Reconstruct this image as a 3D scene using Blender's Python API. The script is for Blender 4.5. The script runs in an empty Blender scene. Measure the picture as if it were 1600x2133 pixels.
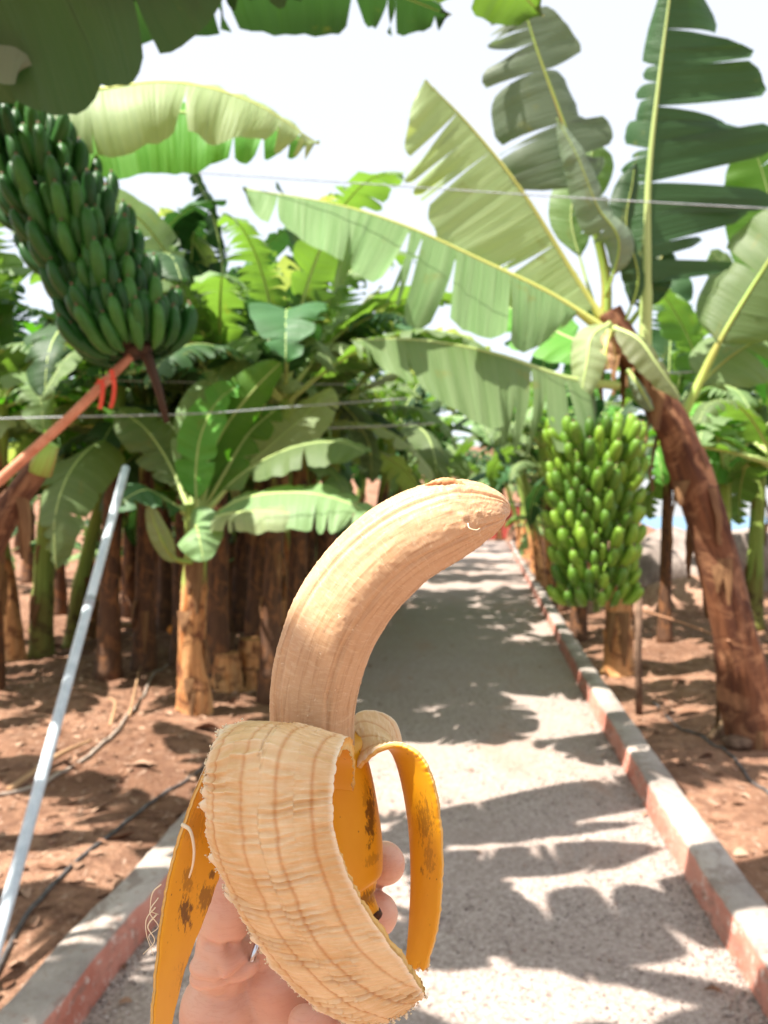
import bpy, bmesh, math, random
from mathutils import Vector, Matrix, noise, Quaternion
R = math.radians
C = bpy.context.scene.collection
scn = bpy.context.scene

# ------------------------------------------------------------------ camera
CAMH = 1.55
cam = bpy.data.cameras.new('camera')
camo = bpy.data.objects.new('camera', cam); C.objects.link(camo)
camo.location = (0, 0, CAMH); camo.rotation_euler = (R(90), 0, 0)
cam.sensor_fit = 'HORIZONTAL'; cam.sensor_width = 36; cam.lens = 36
cam.clip_start = 0.02; cam.clip_end = 6000
cam.dof.use_dof = True; cam.dof.focus_distance = 0.285; cam.dof.aperture_fstop = 21
scn.camera = camo
# ------------------------------------------------------------------ light
SUN = Vector((-0.56, -0.30, 1.05)).normalized()          # direction towards the sun
w = bpy.data.worlds.new('World'); scn.world = w; w.use_nodes = True
nt = w.node_tree; nt.nodes.clear()
sky = nt.nodes.new('ShaderNodeTexSky'); sky.sky_type = 'NISHITA'; sky.sun_disc = False
sky.sun_elevation = math.asin(SUN.z); sky.sun_rotation = math.atan2(SUN.x, SUN.y)
sky.air_density = 1.0; sky.dust_density = 2.0; sky.ozone_density = 1.0; sky.altitude = 100
bg = nt.nodes.new('ShaderNodeBackground'); bg.inputs[1].default_value = 0.15
wo = nt.nodes.new('ShaderNodeOutputWorld')
veil = nt.nodes.new('ShaderNodeMix'); veil.data_type = 'RGBA'; veil.inputs[0].default_value = .8   # thin bright high cloud over the blue
veil.inputs[7].default_value = (2.45, 2.48, 2.53, 1); nt.links.new(sky.outputs[0], veil.inputs[6]); nt.links.new(veil.outputs[2], bg.inputs[0]); nt.links.new(bg.outputs[0], wo.inputs[0])
sl = bpy.data.lights.new('sun', 'SUN'); sl.energy = 4.6; sl.angle = R(0.53); sl.color = (1.0, 0.95, 0.87)
so = bpy.data.objects.new('sun', sl); C.objects.link(so)
so.rotation_euler = SUN.to_track_quat('Z', 'Y').to_euler(); so.location = (-4, 3, 8)
scn.view_settings.view_transform = 'Standard'; scn.view_settings.look = 'None'
scn.view_settings.exposure = 1.58; scn.view_settings.gamma = 1.0
scn.cycles.max_bounces = 8; scn.cycles.transparent_max_bounces = 6
scn.cycles.sample_clamp_indirect = 8

# ------------------------------------------------------------------ helpers
def at(px, py, Y):                                       # a pixel of the photograph at depth Y
    return Vector(((px - 800) / 1600 * Y, Y, CAMH - (py - 1066.5) / 1600 * Y))
def lin(h):
    h = h.lstrip('#'); v = [int(h[i:i+2], 16) / 255 for i in (0, 2, 4)]
    return tuple((c / 12.92 if c < .04045 else ((c + .055) / 1.055) ** 2.4) for c in v) + (1,)
def catmull(P, n):
    P = [tuple(p) for p in P]; m = len(P) - 1; D = len(P[0]); out = []
    for i in range(n + 1):
        u = i / n * m; a = min(int(u), m - 1); f = u - a
        p1, p2 = P[a], P[a + 1]
        p0 = P[a - 1] if a > 0 else tuple(2 * p1[d] - p2[d] for d in range(D))
        p3 = P[a + 2] if a + 2 <= m else tuple(2 * p2[d] - p1[d] for d in range(D))
        out.append([.5 * (2*p1[d] + (p2[d]-p0[d])*f + (2*p0[d]-5*p1[d]+4*p2[d]-p3[d])*f*f + (3*p1[d]-p0[d]-3*p2[d]+p3[d])*f**3) for d in range(D)])
    return out
def N1(x, y=0, z=0): return noise.noise(Vector((x, y, z)))

class MB:
    def __init__(s): s.v = []; s.f = []; s.m = []; s.uv = []
    def vert(s, p): s.v.append(tuple(p)); return len(s.v) - 1
    def face(s, idx, m=0, uv=None):
        s.f.append(tuple(idx)); s.m.append(m); s.uv.append(uv or [(0, 0)] * len(idx))
    def grid(s, rows, uvf, m=0, close=False, flip=False):
        """rows: list of lists of points"""
        id_ = [[s.vert(p) for p in r] for r in rows]
        for i in range(len(rows) - 1):
            n = len(rows[i])
            for j in range(n if close else n - 1):
                k = (j + 1) % n
                q = [id_[i][j], id_[i][k], id_[i+1][k], id_[i+1][j]]
                u = [uvf(i, j), uvf(i, j + 1), uvf(i + 1, j + 1), uvf(i + 1, j)]
                if flip: q.reverse(); u.reverse()
                s.face(q, m(i, j) if callable(m) else m, u)
        return id_
    def tube(s, pts, rad, sides=8, m=0, cap=True, shape=None, up=Vector((0, 0, 1))):
        pts = [Vector(p) for p in pts]; n = len(pts); rows = []; L = 0; Ls = [0]
        T0 = (pts[1] - pts[0]).normalized()
        if abs(T0.dot(up)) > .95: up = Vector((1, 0, 0))
        A = T0.cross(up).normalized()
        for i in range(n):
            T = (pts[min(i+1, n-1)] - pts[max(i-1, 0)]).normalized()
            A = (A - T * A.dot(T)).normalized(); Bv = T.cross(A)
            r = rad[i] if hasattr(rad, '__len__') else rad
            row = []
            for j in range(sides):
                a = 2 * math.pi * j / sides
                rr = r * (shape(i, n, a) if shape else 1)
                row.append(pts[i] + A * math.cos(a) * rr + Bv * math.sin(a) * rr)
            rows.append(row)
            if i: L += (pts[i] - pts[i-1]).length; Ls.append(L)
        ids = s.grid(rows, lambda i, j: (j / sides, Ls[i]), m, close=True, flip=True)
        if cap:
            s.face(ids[0], m, [(0, 0)] * sides); s.face(list(reversed(ids[-1])), m, [(0, Ls[-1])] * sides)
        return ids
    def mesh(s, name, mats, smooth=True):
        me = bpy.data.meshes.new(name); me.from_pydata(s.v, [], s.f)
        for mt in mats: me.materials.append(mt)
        me.polygons.foreach_set('material_index', s.m)
        me.polygons.foreach_set('use_smooth', [smooth] * len(s.f))
        ul = me.uv_layers.new(name='UVMap')
        ul.data.foreach_set('uv', [c for f in s.uv for u in f for c in u])
        me.update(); return me
    def build(s, name, mats, parent=None, smooth=True):
        if not isinstance(mats, (list, tuple)): mats = [mats]
        return link(name, s.mesh(name, mats, smooth), parent)
def link(name, me, parent=None, mw=None):
    o = bpy.data.objects.new(name, me); C.objects.link(o)
    if parent is not None:
        o.parent = parent
        o.matrix_parent_inverse = parent.matrix_basis.inverted() if mw is None else Matrix()
    if mw is not None: o.matrix_basis = mw
    return o
def tag(o, label=None, cat=None, group=None, kind=None):
    if label: o['label'] = label
    if cat: o['category'] = cat
    if group: o['group'] = group
    if kind: o['kind'] = kind
    return o
def empty(name, loc, label, cat, group=None):
    o = bpy.data.objects.new(name, None); C.objects.link(o); o.location = loc; o.empty_display_size = .1
    return tag(o, label, cat, group)

# ------------------------------------------------------------------ materials
class NG:
    def __init__(s, name):
        s.mat = bpy.data.materials.new(name); s.mat.use_nodes = True; s.t = s.mat.node_tree
        s.t.nodes.clear(); s.out = s.n('ShaderNodeOutputMaterial')
    def n(s, t, **kw):
        x = s.t.nodes.new(t)
        for k, v in kw.items(): setattr(x, k, v)
        return x
    def l(s, a, b): s.t.links.new(a, b)
    def val(s, sock, v):
        if isinstance(v, bpy.types.NodeSocket): s.l(v, sock)
        else: sock.default_value = v
    def coord(s, which='Object', scale=(1, 1, 1), rot=(0, 0, 0)):
        tc = s.n('ShaderNodeTexCoord'); mp = s.n('ShaderNodeMapping')
        mp.inputs['Scale'].default_value = scale; mp.inputs['Rotation'].default_value = rot
        s.l(tc.outputs[which], mp.inputs[0]); return mp.outputs[0]
    def noise(s, vec, scale=5, detail=4, rough=.55, dist=0):
        x = s.n('ShaderNodeTexNoise'); s.l(vec, x.inputs['Vector'])
        x.inputs['Scale'].default_value = scale; x.inputs['Detail'].default_value = detail
        x.inputs['Roughness'].default_value = rough; x.inputs['Distortion'].default_value = dist
        return x.outputs[0]
    def voro(s, vec, scale, feature='F1', out='Distance'):
        x = s.n('ShaderNodeTexVoronoi', feature=feature); s.l(vec, x.inputs['Vector']); x.inputs['Scale'].default_value = scale
        return x.outputs[out]
    def ramp(s, fac, stops, interp='LINEAR'):
        x = s.n('ShaderNodeValToRGB'); x.color_ramp.interpolation = interp; e = x.color_ramp.elements
        while len(e) < len(stops): e.new(.5)
        for i, (p, c) in enumerate(stops):
            e[i].position = p
            e[i].color = c if isinstance(c, tuple) else (lin(c) if isinstance(c, str) else (c, c, c, 1))
        s.l(fac, x.inputs[0]); return x.outputs[0]
    def mix(s, f, a, b, mode='MIX'):
        x = s.n('ShaderNodeMix', data_type='RGBA', blend_type=mode)
        s.val(x.inputs[0], f)
        for k, v in ((6, a), (7, b)):
            if isinstance(v, str): v = lin(v)
            s.val(x.inputs[k], v)
        return x.outputs[2]
    def math(s, op, a, b=0):
        x = s.n('ShaderNodeMath', operation=op); s.val(x.inputs[0], a); s.val(x.inputs[1], b); return x.outputs[0]
    def bump(s, h, strength=.5, dist=.01, prev=None):
        x = s.n('ShaderNodeBump'); x.inputs['Strength'].default_value = strength; x.inputs['Distance'].default_value = dist
        s.l(h, x.inputs['Height'])
        if prev: s.l(prev, x.inputs['Normal'])
        return x.outputs[0]
    def bsdf(s, col, rough=.6, normal=None, spec=.5, **kw):
        b = s.n('ShaderNodeBsdfPrincipled')
        s.val(b.inputs['Base Color'], lin(col) if isinstance(col, str) else col)
        s.val(b.inputs['Roughness'], rough); b.inputs['Specular IOR Level'].default_value = spec
        if normal: s.l(normal, b.inputs['Normal'])
        for k, v in kw.items(): s.val(b.inputs[k], v)
        return b.outputs[0]
    def done(s, sh): s.l(sh, s.out.inputs[0]); return s.mat

def leaf_mat(name, top, top2, under, trans, margin='#b58a2c', tmix=.42, torn=.0):
    g = NG(name); uv = g.coord('UV'); sep = g.n('ShaderNodeSeparateXYZ'); g.l(uv, sep.inputs[0])
    info = g.n('ShaderNodeObjectInfo'); geo = g.n('ShaderNodeNewGeometry')
    veins = g.noise(g.coord('UV', (75, .5, 1)), 1, 3, .65); pleat = g.noise(g.coord('UV', (16, .35, 1)), 1, 3, .6)
    big = g.noise(g.coord('Object', (3, 3, 3)), 1.4, 3)
    vc = g.ramp(veins, [(.38, .0), (.62, 1.0)]); pc = g.ramp(pleat, [(.38, 0.), (.62, 1.)])
    c = g.mix(pc, lin(top), lin(top2)); c = g.mix(g.math('MULTIPLY', vc, .38), c, lin(under))
    cu = g.mix(g.math('ADD', g.math('MULTIPLY', vc, .25), g.math('MULTIPLY', pc, .25)), lin(under), lin(top2))
    hsv = g.n('ShaderNodeHueSaturation'); g.l(g.mix(geo.outputs['Backfacing'], c, cu), hsv.inputs['Color'])
    g.l(g.math('ADD', g.math('MULTIPLY', info.outputs['Random'], .6), .36), hsv.inputs['Value'])
    g.l(g.math('ADD', g.math('MULTIPLY', info.outputs['Random'], .035), .475), hsv.inputs['Hue'])
    av = g.math('ABSOLUTE', sep.outputs[1])
    mn = g.math('ADD', av, g.math('MULTIPLY', g.noise(g.coord('UV', (9, 2, 1)), 1, 3), .16))
    mm = g.ramp(mn, [(1.05, .0), (1.11, 1.0)])
    blot = g.ramp(g.noise(g.coord('UV', (2.2, 1.2, 1)), 1.0, 6, .75), [(.62, .0), (.68, 1.0)])
    specks = g.ramp(g.noise(g.coord('UV', (40, 14, 1)), 1.0, 4, .7), [(.66, .0), (.72, 1.0)])
    col = g.mix(g.math('MULTIPLY', blot, .4), hsv.outputs[0], lin('#7d7a3a'))
    col = g.mix(g.math('MULTIPLY', specks, .35), col, lin('#7a6a34'))
    col = g.mix(g.math('MULTIPLY', mm, .9), col, lin(margin))
    nb = g.bump(g.math('ADD', g.math('MULTIPLY', veins, .5), g.math('MULTIPLY', pleat, 1.5)), .6, .012)
    pr = g.bsdf(col, g.math('ADD', .42, g.math('MULTIPLY', big, .2)), nb, .28)
    tr = g.n('ShaderNodeBsdfTranslucent')
    tc = g.mix(g.math('MULTIPLY', vc, .4), lin(trans), lin(top2)); tc = g.mix(g.math('MULTIPLY', blot, .5), tc, lin('#a8a838')); tc = g.mix(g.math('MULTIPLY', mm, .7), tc, lin(margin))
    g.l(tc, tr.inputs[0])
    mx = g.n('ShaderNodeMixShader'); mx.inputs[0].default_value = tmix
    g.l(pr, mx.inputs[1]); g.l(tr.outputs[0], mx.inputs[2])
    return g.done(mx.outputs[0])
M = {}
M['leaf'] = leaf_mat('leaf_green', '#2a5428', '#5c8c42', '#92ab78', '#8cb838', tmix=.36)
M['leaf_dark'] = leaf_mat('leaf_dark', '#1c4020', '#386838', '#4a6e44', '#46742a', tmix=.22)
M['leaf_bright'] = leaf_mat('leaf_bright', '#2a7420', '#4d982c', '#76ac4c', '#66b01c', tmix=.36)
M['leaf_pale'] = leaf_mat('leaf_pale', '#6a9050', '#94ae74', '#b2c092', '#c2d258', tmix=.42, margin='#cdb850')
M['leaf_gray'] = leaf_mat('leaf_gray', '#4f6a4e', '#7a9272', '#9aaa90', '#86a45c', tmix=.3)
def simple_fibre(name, a, b, c=None, su=(30, 2, 1), rough=.75, bump=.5, trans=0, dist=.004):
    g = NG(name); f = g.noise(g.coord('UV', su), 1, 5, .65, .4); h = g.noise(g.coord('UV', (5, 1.3, 1)), 1.0, 4, .6)
    col = g.mix(g.ramp(f, [(.35, 0.), (.65, 1.)]), lin(a), lin(b))
    if c: col = g.mix(g.ramp(h, [(.45, 0.), (.6, 1.)]), col, lin(c))
    sh = g.bsdf(col, rough, g.bump(f, bump, dist), .3)
    if trans:
        tr = g.n('ShaderNodeBsdfTranslucent'); g.l(col, tr.inputs[0]); mx = g.n('ShaderNodeMixShader'); mx.inputs[0].default_value = trans
        g.l(sh, mx.inputs[1]); g.l(tr.outputs[0], mx.inputs[2]); sh = mx.outputs[0]
    return g.done(sh)
M['midrib'] = simple_fibre('midrib', '#a9c070', '#c6d48c', rough=.45, bump=.2, trans=.15)
M['midrib_yellow'] = simple_fibre('midrib_yellow', '#c3c85c', '#dadb86', rough=.45, bump=.2, trans=.15)
M['petiole'] = simple_fibre('petiole', '#8fb04a', '#aac763', '#a08a4a', rough=.5, bump=.3, trans=.1)
M['dry'] = simple_fibre('dry_leaf', '#6a4830', '#94704c', '#4c3222', (18, 3, 1), .85, .8, .15)
M['dry_pale'] = simple_fibre('dry_leaf_pale', '#b48a62', '#dcb994', '#8e6848', (18, 3, 1), .85, .8, .15)
def stem_mat(name, cols, hi):
    """cols: base colours, hi: (z0, z1) over which stem turns green"""
    g = NG(name); uv = g.coord('UV'); sep = g.n('ShaderNodeSeparateXYZ'); g.l(uv, sep.inputs[0])
    f = g.noise(g.coord('UV', (34, 1.6, 1)), 1, 6, .7, .3)
    p = g.noise(g.coord('UV', (7, 1.4, 1)), 1, 5, .65, .8)
    p2 = g.noise(g.coord('UV', (4, 5, 1)), 1.3, 4, .6, 1.0)
    col = g.mix(g.ramp(p, [(.38, 0.), (.6, 1.)]), lin(cols[0]), lin(cols[1]))
    col = g.mix(g.ramp(p2, [(.5, 0.), (.62, 1.)]), col, lin(cols[2]))
    col = g.mix(g.ramp(f, [(.3, .55), (.6, 0.)]), col, lin(cols[3]))
    mr = g.n('ShaderNodeMapRange'); g.l(sep.outputs[1], mr.inputs[0]); mr.inputs[1].default_value = hi[0]; mr.inputs[2].default_value = hi[1]
    gf = g.ramp(g.math('ADD', mr.outputs[0], g.math('MULTIPLY', g.math('SUBTRACT', p, .5), 1.4)), [(.4, 0.), (.62, 1.)])
    gcol = g.mix(g.ramp(f, [(.35, 0.), (.65, 1.)]), lin('#6f8a3a'), lin('#9cae58'))
    col = g.mix(gf, col, gcol)
    hh = g.math('ADD', g.math('MULTIPLY', f, .6), g.math('MULTIPLY', p2, .8))
    return g.done(g.bsdf(col, .72, g.bump(hh, .9, .012), .3))
M['stem'] = stem_mat('stem_brown', ('#54301f', '#7e5034', '#9a6c4c', '#22130c'), (3.2, 4.0))
M['stem_orange'] = stem_mat('stem_orange', ('#b2703a', '#d8a470', '#74462c', '#4e2c1a'), (.75, 1.5))
M['stem_green'] = stem_mat('stem_green', ('#7a6a34', '#8a8a44', '#5a4428', '#3c3a20'), (.2, 1.2))
M['stem_dark'] = stem_mat('stem_dark', ('#4a3224', '#6a4a34', '#8a5c3a', '#241812'), (1.4, 2.4))
def fruit_mat(name, a, b, tip):
    g = NG(name); info = g.n('ShaderNodeObjectInfo'); n_ = g.noise(g.coord('Object'), 30, 4)
    col = g.mix(n_, lin(a), lin(b))
    hsv = g.n('ShaderNodeHueSaturation'); g.l(col, hsv.inputs['Color'])
    g.l(g.math('ADD', g.math('MULTIPLY', info.outputs['Random'], .9), .5), hsv.inputs['Value']); g.l(g.math('ADD', g.math('MULTIPLY', info.outputs['Random'], -.03), .505), hsv.inputs['Hue'])
    return g.done(g.bsdf(hsv.outputs[0], .45, g.bump(n_, .15, .003), .3, **{'Subsurface Weight': .08, 'Subsurface Radius': (.01, .015, .004), 'Subsurface Scale': .5}))
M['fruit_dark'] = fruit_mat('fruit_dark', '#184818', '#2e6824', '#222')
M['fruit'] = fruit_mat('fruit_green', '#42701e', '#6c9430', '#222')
M['fruit_tip'] = simple_fibre('fruit_tip', '#4a3a28', '#7a6248')
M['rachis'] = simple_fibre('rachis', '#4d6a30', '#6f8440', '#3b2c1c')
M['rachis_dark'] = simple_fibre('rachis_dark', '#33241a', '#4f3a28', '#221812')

# peeled banana materials (UV in metres: x across, y along)
def flesh_mat():
    g = NG('banana_flesh')
    fib = g.noise(g.coord('UV', (160, 620, 1)), 1, 5, .65, 1.2)
    lng = g.noise(g.coord('UV', (420, 22, 1)), 1, 4, .6, .5)
    blo = g.noise(g.coord('UV', (60, 45, 1)), 1, 4, .6)
    spk = g.voro(g.coord('UV', (500, 380, 1)), 1)
    col = g.mix(blo, lin('#b98f68'), lin('#cba984'))
    col = g.mix(g.ramp(lng, [(.3, .6), (.5, 0.)]), col, lin('#96683a'))
    col = g.mix(g.ramp(fib, [(.52, 0.), (.74, .5)]), col, lin('#dcc3a0'))
    fleck = g.ramp(g.noise(g.coord('UV', (420, 420, 1)), 1, 2, .5), [(.68, 0.), (.76, .6)])
    col = g.mix(fleck, col, lin('#e6d3b4'))
    h = g.math('ADD', g.math('MULTIPLY', fib, .6), g.math('ADD', g.math('MULTIPLY', lng, .6), g.math('MULTIPLY', fleck, .8)))
    return g.done(g.bsdf(col, .5, g.bump(h, .4, .0008), .45, **{'Subsurface Weight': .3, 'Subsurface Radius': (.006, .004, .002), 'Subsurface Scale': .6}))
M['flesh'] = flesh_mat()
def peel_in_mat():
    g = NG('peel_inner')
    tr = g.noise(g.coord('UV', (130, 900, 1)), 1, 3, .55, .9)
    tr2 = g.noise(g.coord('UV', (60, 420, 1)), 1, 4, .6, .8)
    blo = g.noise(g.coord('UV', (55, 40, 1)), 1, 5, .6)
    def attr(nm):
        a = g.n('ShaderNodeAttribute'); a.attribute_name = nm; return a.outputs['Fac']
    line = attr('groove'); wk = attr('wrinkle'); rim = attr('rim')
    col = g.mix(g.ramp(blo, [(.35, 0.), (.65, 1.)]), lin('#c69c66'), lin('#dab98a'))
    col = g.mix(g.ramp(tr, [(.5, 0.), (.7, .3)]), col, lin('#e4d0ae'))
    col = g.mix(g.ramp(wk, [(.55, 0.), (.95, .5)]), col, lin('#ecdabc'))  # wrinkle crests lightened, shading put into the colour
    col = g.mix(g.ramp(wk, [(.05, .35), (.4, 0.)]), col, lin('#b8823f'))  # wrinkle hollows darkened, their shade put into the colour
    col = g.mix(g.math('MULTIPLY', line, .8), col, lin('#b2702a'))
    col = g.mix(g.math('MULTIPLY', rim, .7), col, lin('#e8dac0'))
    h = g.math('ADD', g.math('MULTIPLY', tr, .9), tr2)
    return g.done(g.bsdf(col, .42, g.bump(h, .35, .0006), .5, **{'Subsurface Weight': .15, 'Subsurface Radius': (.004, .003, .001), 'Subsurface Scale': .5}))
M['peel_in'] = peel_in_mat()
def peel_out_mat():
    g = NG('peel_outer'); blo = g.noise(g.coord('UV', (60, 25, 1)), 1, 4, .6)
    col = g.mix(blo, lin('#cc8a08'), lin('#dfa21c'))
    spots = g.ramp(g.noise(g.coord('UV', (170, 55, 1)), 1, 6, .75, .6), [(.635, 0.), (.70, 1.)])
    area = g.ramp(g.noise(g.coord('UV', (30, 18, 1)), 1, 2, .5), [(.46, 0.), (.58, 1.)])
    pts = g.ramp(g.voro(g.coord('UV', (420, 300, 1)), 1), [(.10, 1.), (.17, 0.)])
    pm = g.math('MULTIPLY', pts, g.ramp(g.noise(g.coord('UV', (90, 90, 1)), 1, 2), [(.55, 0.), (.62, .7)]))
    k = g.math('MAXIMUM', g.math('MULTIPLY', spots, area), pm)
    geo = g.n('ShaderNodeNewGeometry'); nz = g.noise(g.coord('UV', (700, 260, 1)), 1, 4, .7)
    for (px, py, Yd, rx, rz, st) in ((377, 1925, .281, .0021, .0085, 1.), (384, 1850, .281, .0018, .007, .55), (432, 1868, .298, .0030, .0075, .75), (446, 1815, .300, .0012, .0022, .9), (405, 1730, .283, .003, .008, .3),
                                 (772, 1700, .3195, .0022, .0125, 1.), (762, 1655, .319, .0015, .0075, .4), (765, 1885, .320, .0075, .0042, .8), (775, 1790, .321, .0035, .003, .4),
                                 (884, 1690, .315, .0040, .012, .6), (893, 1770, .315, .0025, .008, .45), (878, 1800, .318, .0008, .002, .8), (376, 2075, .283, .004, .008, .4)):
        sb = g.n('ShaderNodeVectorMath', operation='SUBTRACT'); g.l(geo.outputs['Position'], sb.inputs[0]); sb.inputs[1].default_value = at(px, py, Yd)
        ml = g.n('ShaderNodeVectorMath', operation='MULTIPLY'); g.l(sb.outputs[0], ml.inputs[0]); ml.inputs[1].default_value = (1 / rx, 1 / .02, 1 / rz)
        ln = g.n('ShaderNodeVectorMath', operation='LENGTH'); g.l(ml.outputs[0], ln.inputs[0])
        dd = g.math('ADD', ln.outputs['Value'], g.math('MULTIPLY', g.math('SUBTRACT', nz, .5), 3.4))
        k = g.math('MAXIMUM', k, g.ramp(dd, [(.55, st), (1.0, 0.)]))
    col = g.mix(g.math('MULTIPLY', k, .85), col, lin('#4a2a10'))
    return g.done(g.bsdf(col, .42, g.bump(blo, .2, .001), .45, **{'Subsurface Weight': .08, 'Subsurface Radius': (.004, .002, .0005), 'Subsurface Scale': .5}))
M['peel_out'] = peel_out_mat()
g = NG('peel_edge'); f = g.noise(g.coord('UV', (500, 500, 1)), 1, 3)
M['peel_edge'] = g.done(g.bsdf(g.mix(f, lin('#cf9a44'), lin('#dcb772')), .5, g.bump(f, .4, .0006), .35))
g = NG('peel_fringe'); M['fringe'] = g.done(g.bsdf('#dccaaa', .6, None, .3, **{'Subsurface Weight': .2, 'Subsurface Radius': (.003, .002, .001)}))
g = NG('scar'); f = g.noise(g.coord('Object'), 900, 4)
M['scar'] = g.done(g.bsdf(g.mix(f, lin('#2a1608'), lin('#5a3614')), .6, g.bump(f, .5, .0005), .3))
def skin_mat():
    g = NG('skin'); o = g.coord('Object')
    a = g.noise(o, 45, 4); b = g.noise(o, 22, 3); fine = g.voro(o, 1400)
    cr = g.noise(g.coord('Object', (60, 60, 420), (0, R(25), 0)), 1, 4, .6, .8)
    col = g.mix(a, lin('#c8967c'), lin('#dcb298')); col = g.mix(g.ramp(b, [(.4, 0.), (.65, .3)]), col, lin('#b86c54'))
    lines = g.ramp(cr, [(.47, 0.), (.5, 1.), (.53, 0.)])
    col = g.mix(g.math('MULTIPLY', lines, .18), col, lin('#b06a52'))
    h = g.math('SUBTRACT', g.math('MULTIPLY', fine, .2), g.math('MULTIPLY', lines, .2))
    return g.done(g.bsdf(col, .48, g.bump(h, .35, .0005), .4, **{'Subsurface Weight': .35, 'Subsurface Radius': (.012, .004, .002), 'Subsurface Scale': .5}))
M['skin'] = skin_mat()
g = NG('silver'); M['silver'] = g.done(g.bsdf('#c8c8cc', .2, None, .5, Metallic=1.0))
def plain(name, a, b, sc=8, rough=.6, bump=.3, dist=.003):
    g = NG(name); f = g.noise(g.coord('Object'), sc, 6, .65)
    return g.done(g.bsdf(g.mix(g.ramp(f, [(.35, 0.), (.65, 1.)]), lin(a), lin(b)), rough, g.bump(f, bump, dist), .35))
M['white_paint'] = plain('white_pole_paint', '#b4bec5', '#d2d9de', 14, .35, .1)
M['pole_rust'] = plain('orange_pole', '#b06a4a', '#cf8d6c', 22, .6)
M['red_tie'] = plain('red_tie', '#b8331c', '#d14a2a', 20, .45)
M['wire'] = plain('wire', '#8b9096', '#b8bcc0', 30, .4)
M['hose'] = plain('hose', '#3e3b3a', '#6a6462', 20, .6)
M['hose_pale'] = plain('hose_pale', '#8d7c70', '#b3a394', 20, .6)
M['cord'] = plain('cord', '#9a6a4c', '#b88a68', 30)
M['wood'] = plain('wood_post', '#4b3628', '#7d6350', 14, .8)
M['rock'] = plain('rock', '#6f625a', '#988a80', 3, .9, .8, .05)
M['stone'] = plain('stone', '#7c5a48', '#b38f78', 20, .9, .6, .01)
M['red_wall'] = plain('red_wall', '#9a3c34', '#b0524a', 5, .8)
M['red_cloth'] = plain('red_cloth', '#c2423c', '#d8645a', 9, .8)
M['orange'] = plain('orange_fruit', '#d27a12', '#e8952a', 20, .5)
# ground
def dirt_mat():
    g = NG('dirt'); o = g.coord('Object')
    a = g.noise(o, 1.1, 6, .6); b = g.noise(o, 9, 6, .7); c = g.noise(o, 60, 4, .7); lit = g.voro(o, 26, out='Color')
    ch = g.noise(g.coord('Object', (30, 9, 9), (0, 0, .6)), 1, 5, .75, 1.5)
    col = g.mix(g.ramp(a, [(.4, 0.), (.62, 1.)]), lin('#7c5a46'), lin('#a27c64'))
    col = g.mix(g.ramp(b, [(.45, 0.), (.6, .8)]), col, lin('#705040'))
    col = g.mix(g.ramp(ch, [(.58, 0.), (.66, .8)]), col, lin('#cbb09a'))
    col = g.mix(g.ramp(c, [(.3, .6), (.45, 0.)]), col, lin('#5a3626'))
    h = g.math('ADD', g.math('MULTIPLY', b, 1.2), g.math('ADD', g.math('MULTIPLY', c, .35), g.math('MULTIPLY', ch, .5)))
    return g.done(g.bsdf(col, .92, g.bump(h, .9, .03), .15))
M['dirt'] = dirt_mat()
def hill_mat():
    pass
def gravel_mat():
    g = NG('gravel'); o = g.coord('Object')
    v = g.n('ShaderNodeTexVoronoi'); v.inputs['Scale'].default_value = 95; g.l(o, v.inputs['Vector'])
    sepc = g.n('ShaderNodeSeparateColor'); g.l(v.outputs['Color'], sepc.inputs[0])
    a = g.noise(o, 1.6, 5, .6); b = g.noise(o, 40, 4, .7)
    col = g.mix(sepc.outputs[0], lin('#85766e'), lin('#b8a9a0'))
    col = g.mix(g.ramp(a, [(.4, 0.), (.65, .5)]), col, lin('#9c8a80'))
    col = g.mix(g.ramp(b, [(.3, .5), (.45, 0.)]), col, lin('#7b6a62'))
    st = g.noise(g.coord('Object', (1.2, .5, 1)), 1.3, 5, .7, .8)
    col = g.mix(g.ramp(st, [(.54, 0.), (.66, .45)]), col, lin('#a07c68'))
    h = g.math('SUBTRACT', g.math('MULTIPLY', sepc.outputs[1], .6), v.outputs['Distance'])
    return g.done(g.bsdf(col, .9, g.bump(h, .7, .006), .2))
M['gravel'] = gravel_mat()
def pebble_mat():
    g = NG('pebbles'); info = g.n('ShaderNodeNewGeometry'); r = info.outputs['Random Per Island']
    col = g.ramp(r, [(0., '#6f625c'), (.5, '#9f9189'), (.8, '#c4b6ad'), (1., '#94796a')])
    return g.done(g.bsdf(col, .85, None, .25))
M['pebble'] = pebble_mat()
def litter_mat():
    g = NG('litter'); info = g.n('ShaderNodeNewGeometry'); r = info.outputs['Random Per Island']
    f = g.noise(g.coord('UV', (8, 2, 1)), 4, 4, .6)
    col = g.ramp(r, [(0., '#5e4030'), (.4, '#8e6a54'), (.75, '#ba9a82'), (1., '#7c5844')])
    col = g.mix(g.math('MULTIPLY', f, .5), col, lin('#5c3c28'))
    return g.done(g.bsdf(col, .85, g.bump(f, .5, .003), .2))
M['litter'] = litter_mat()
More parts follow.
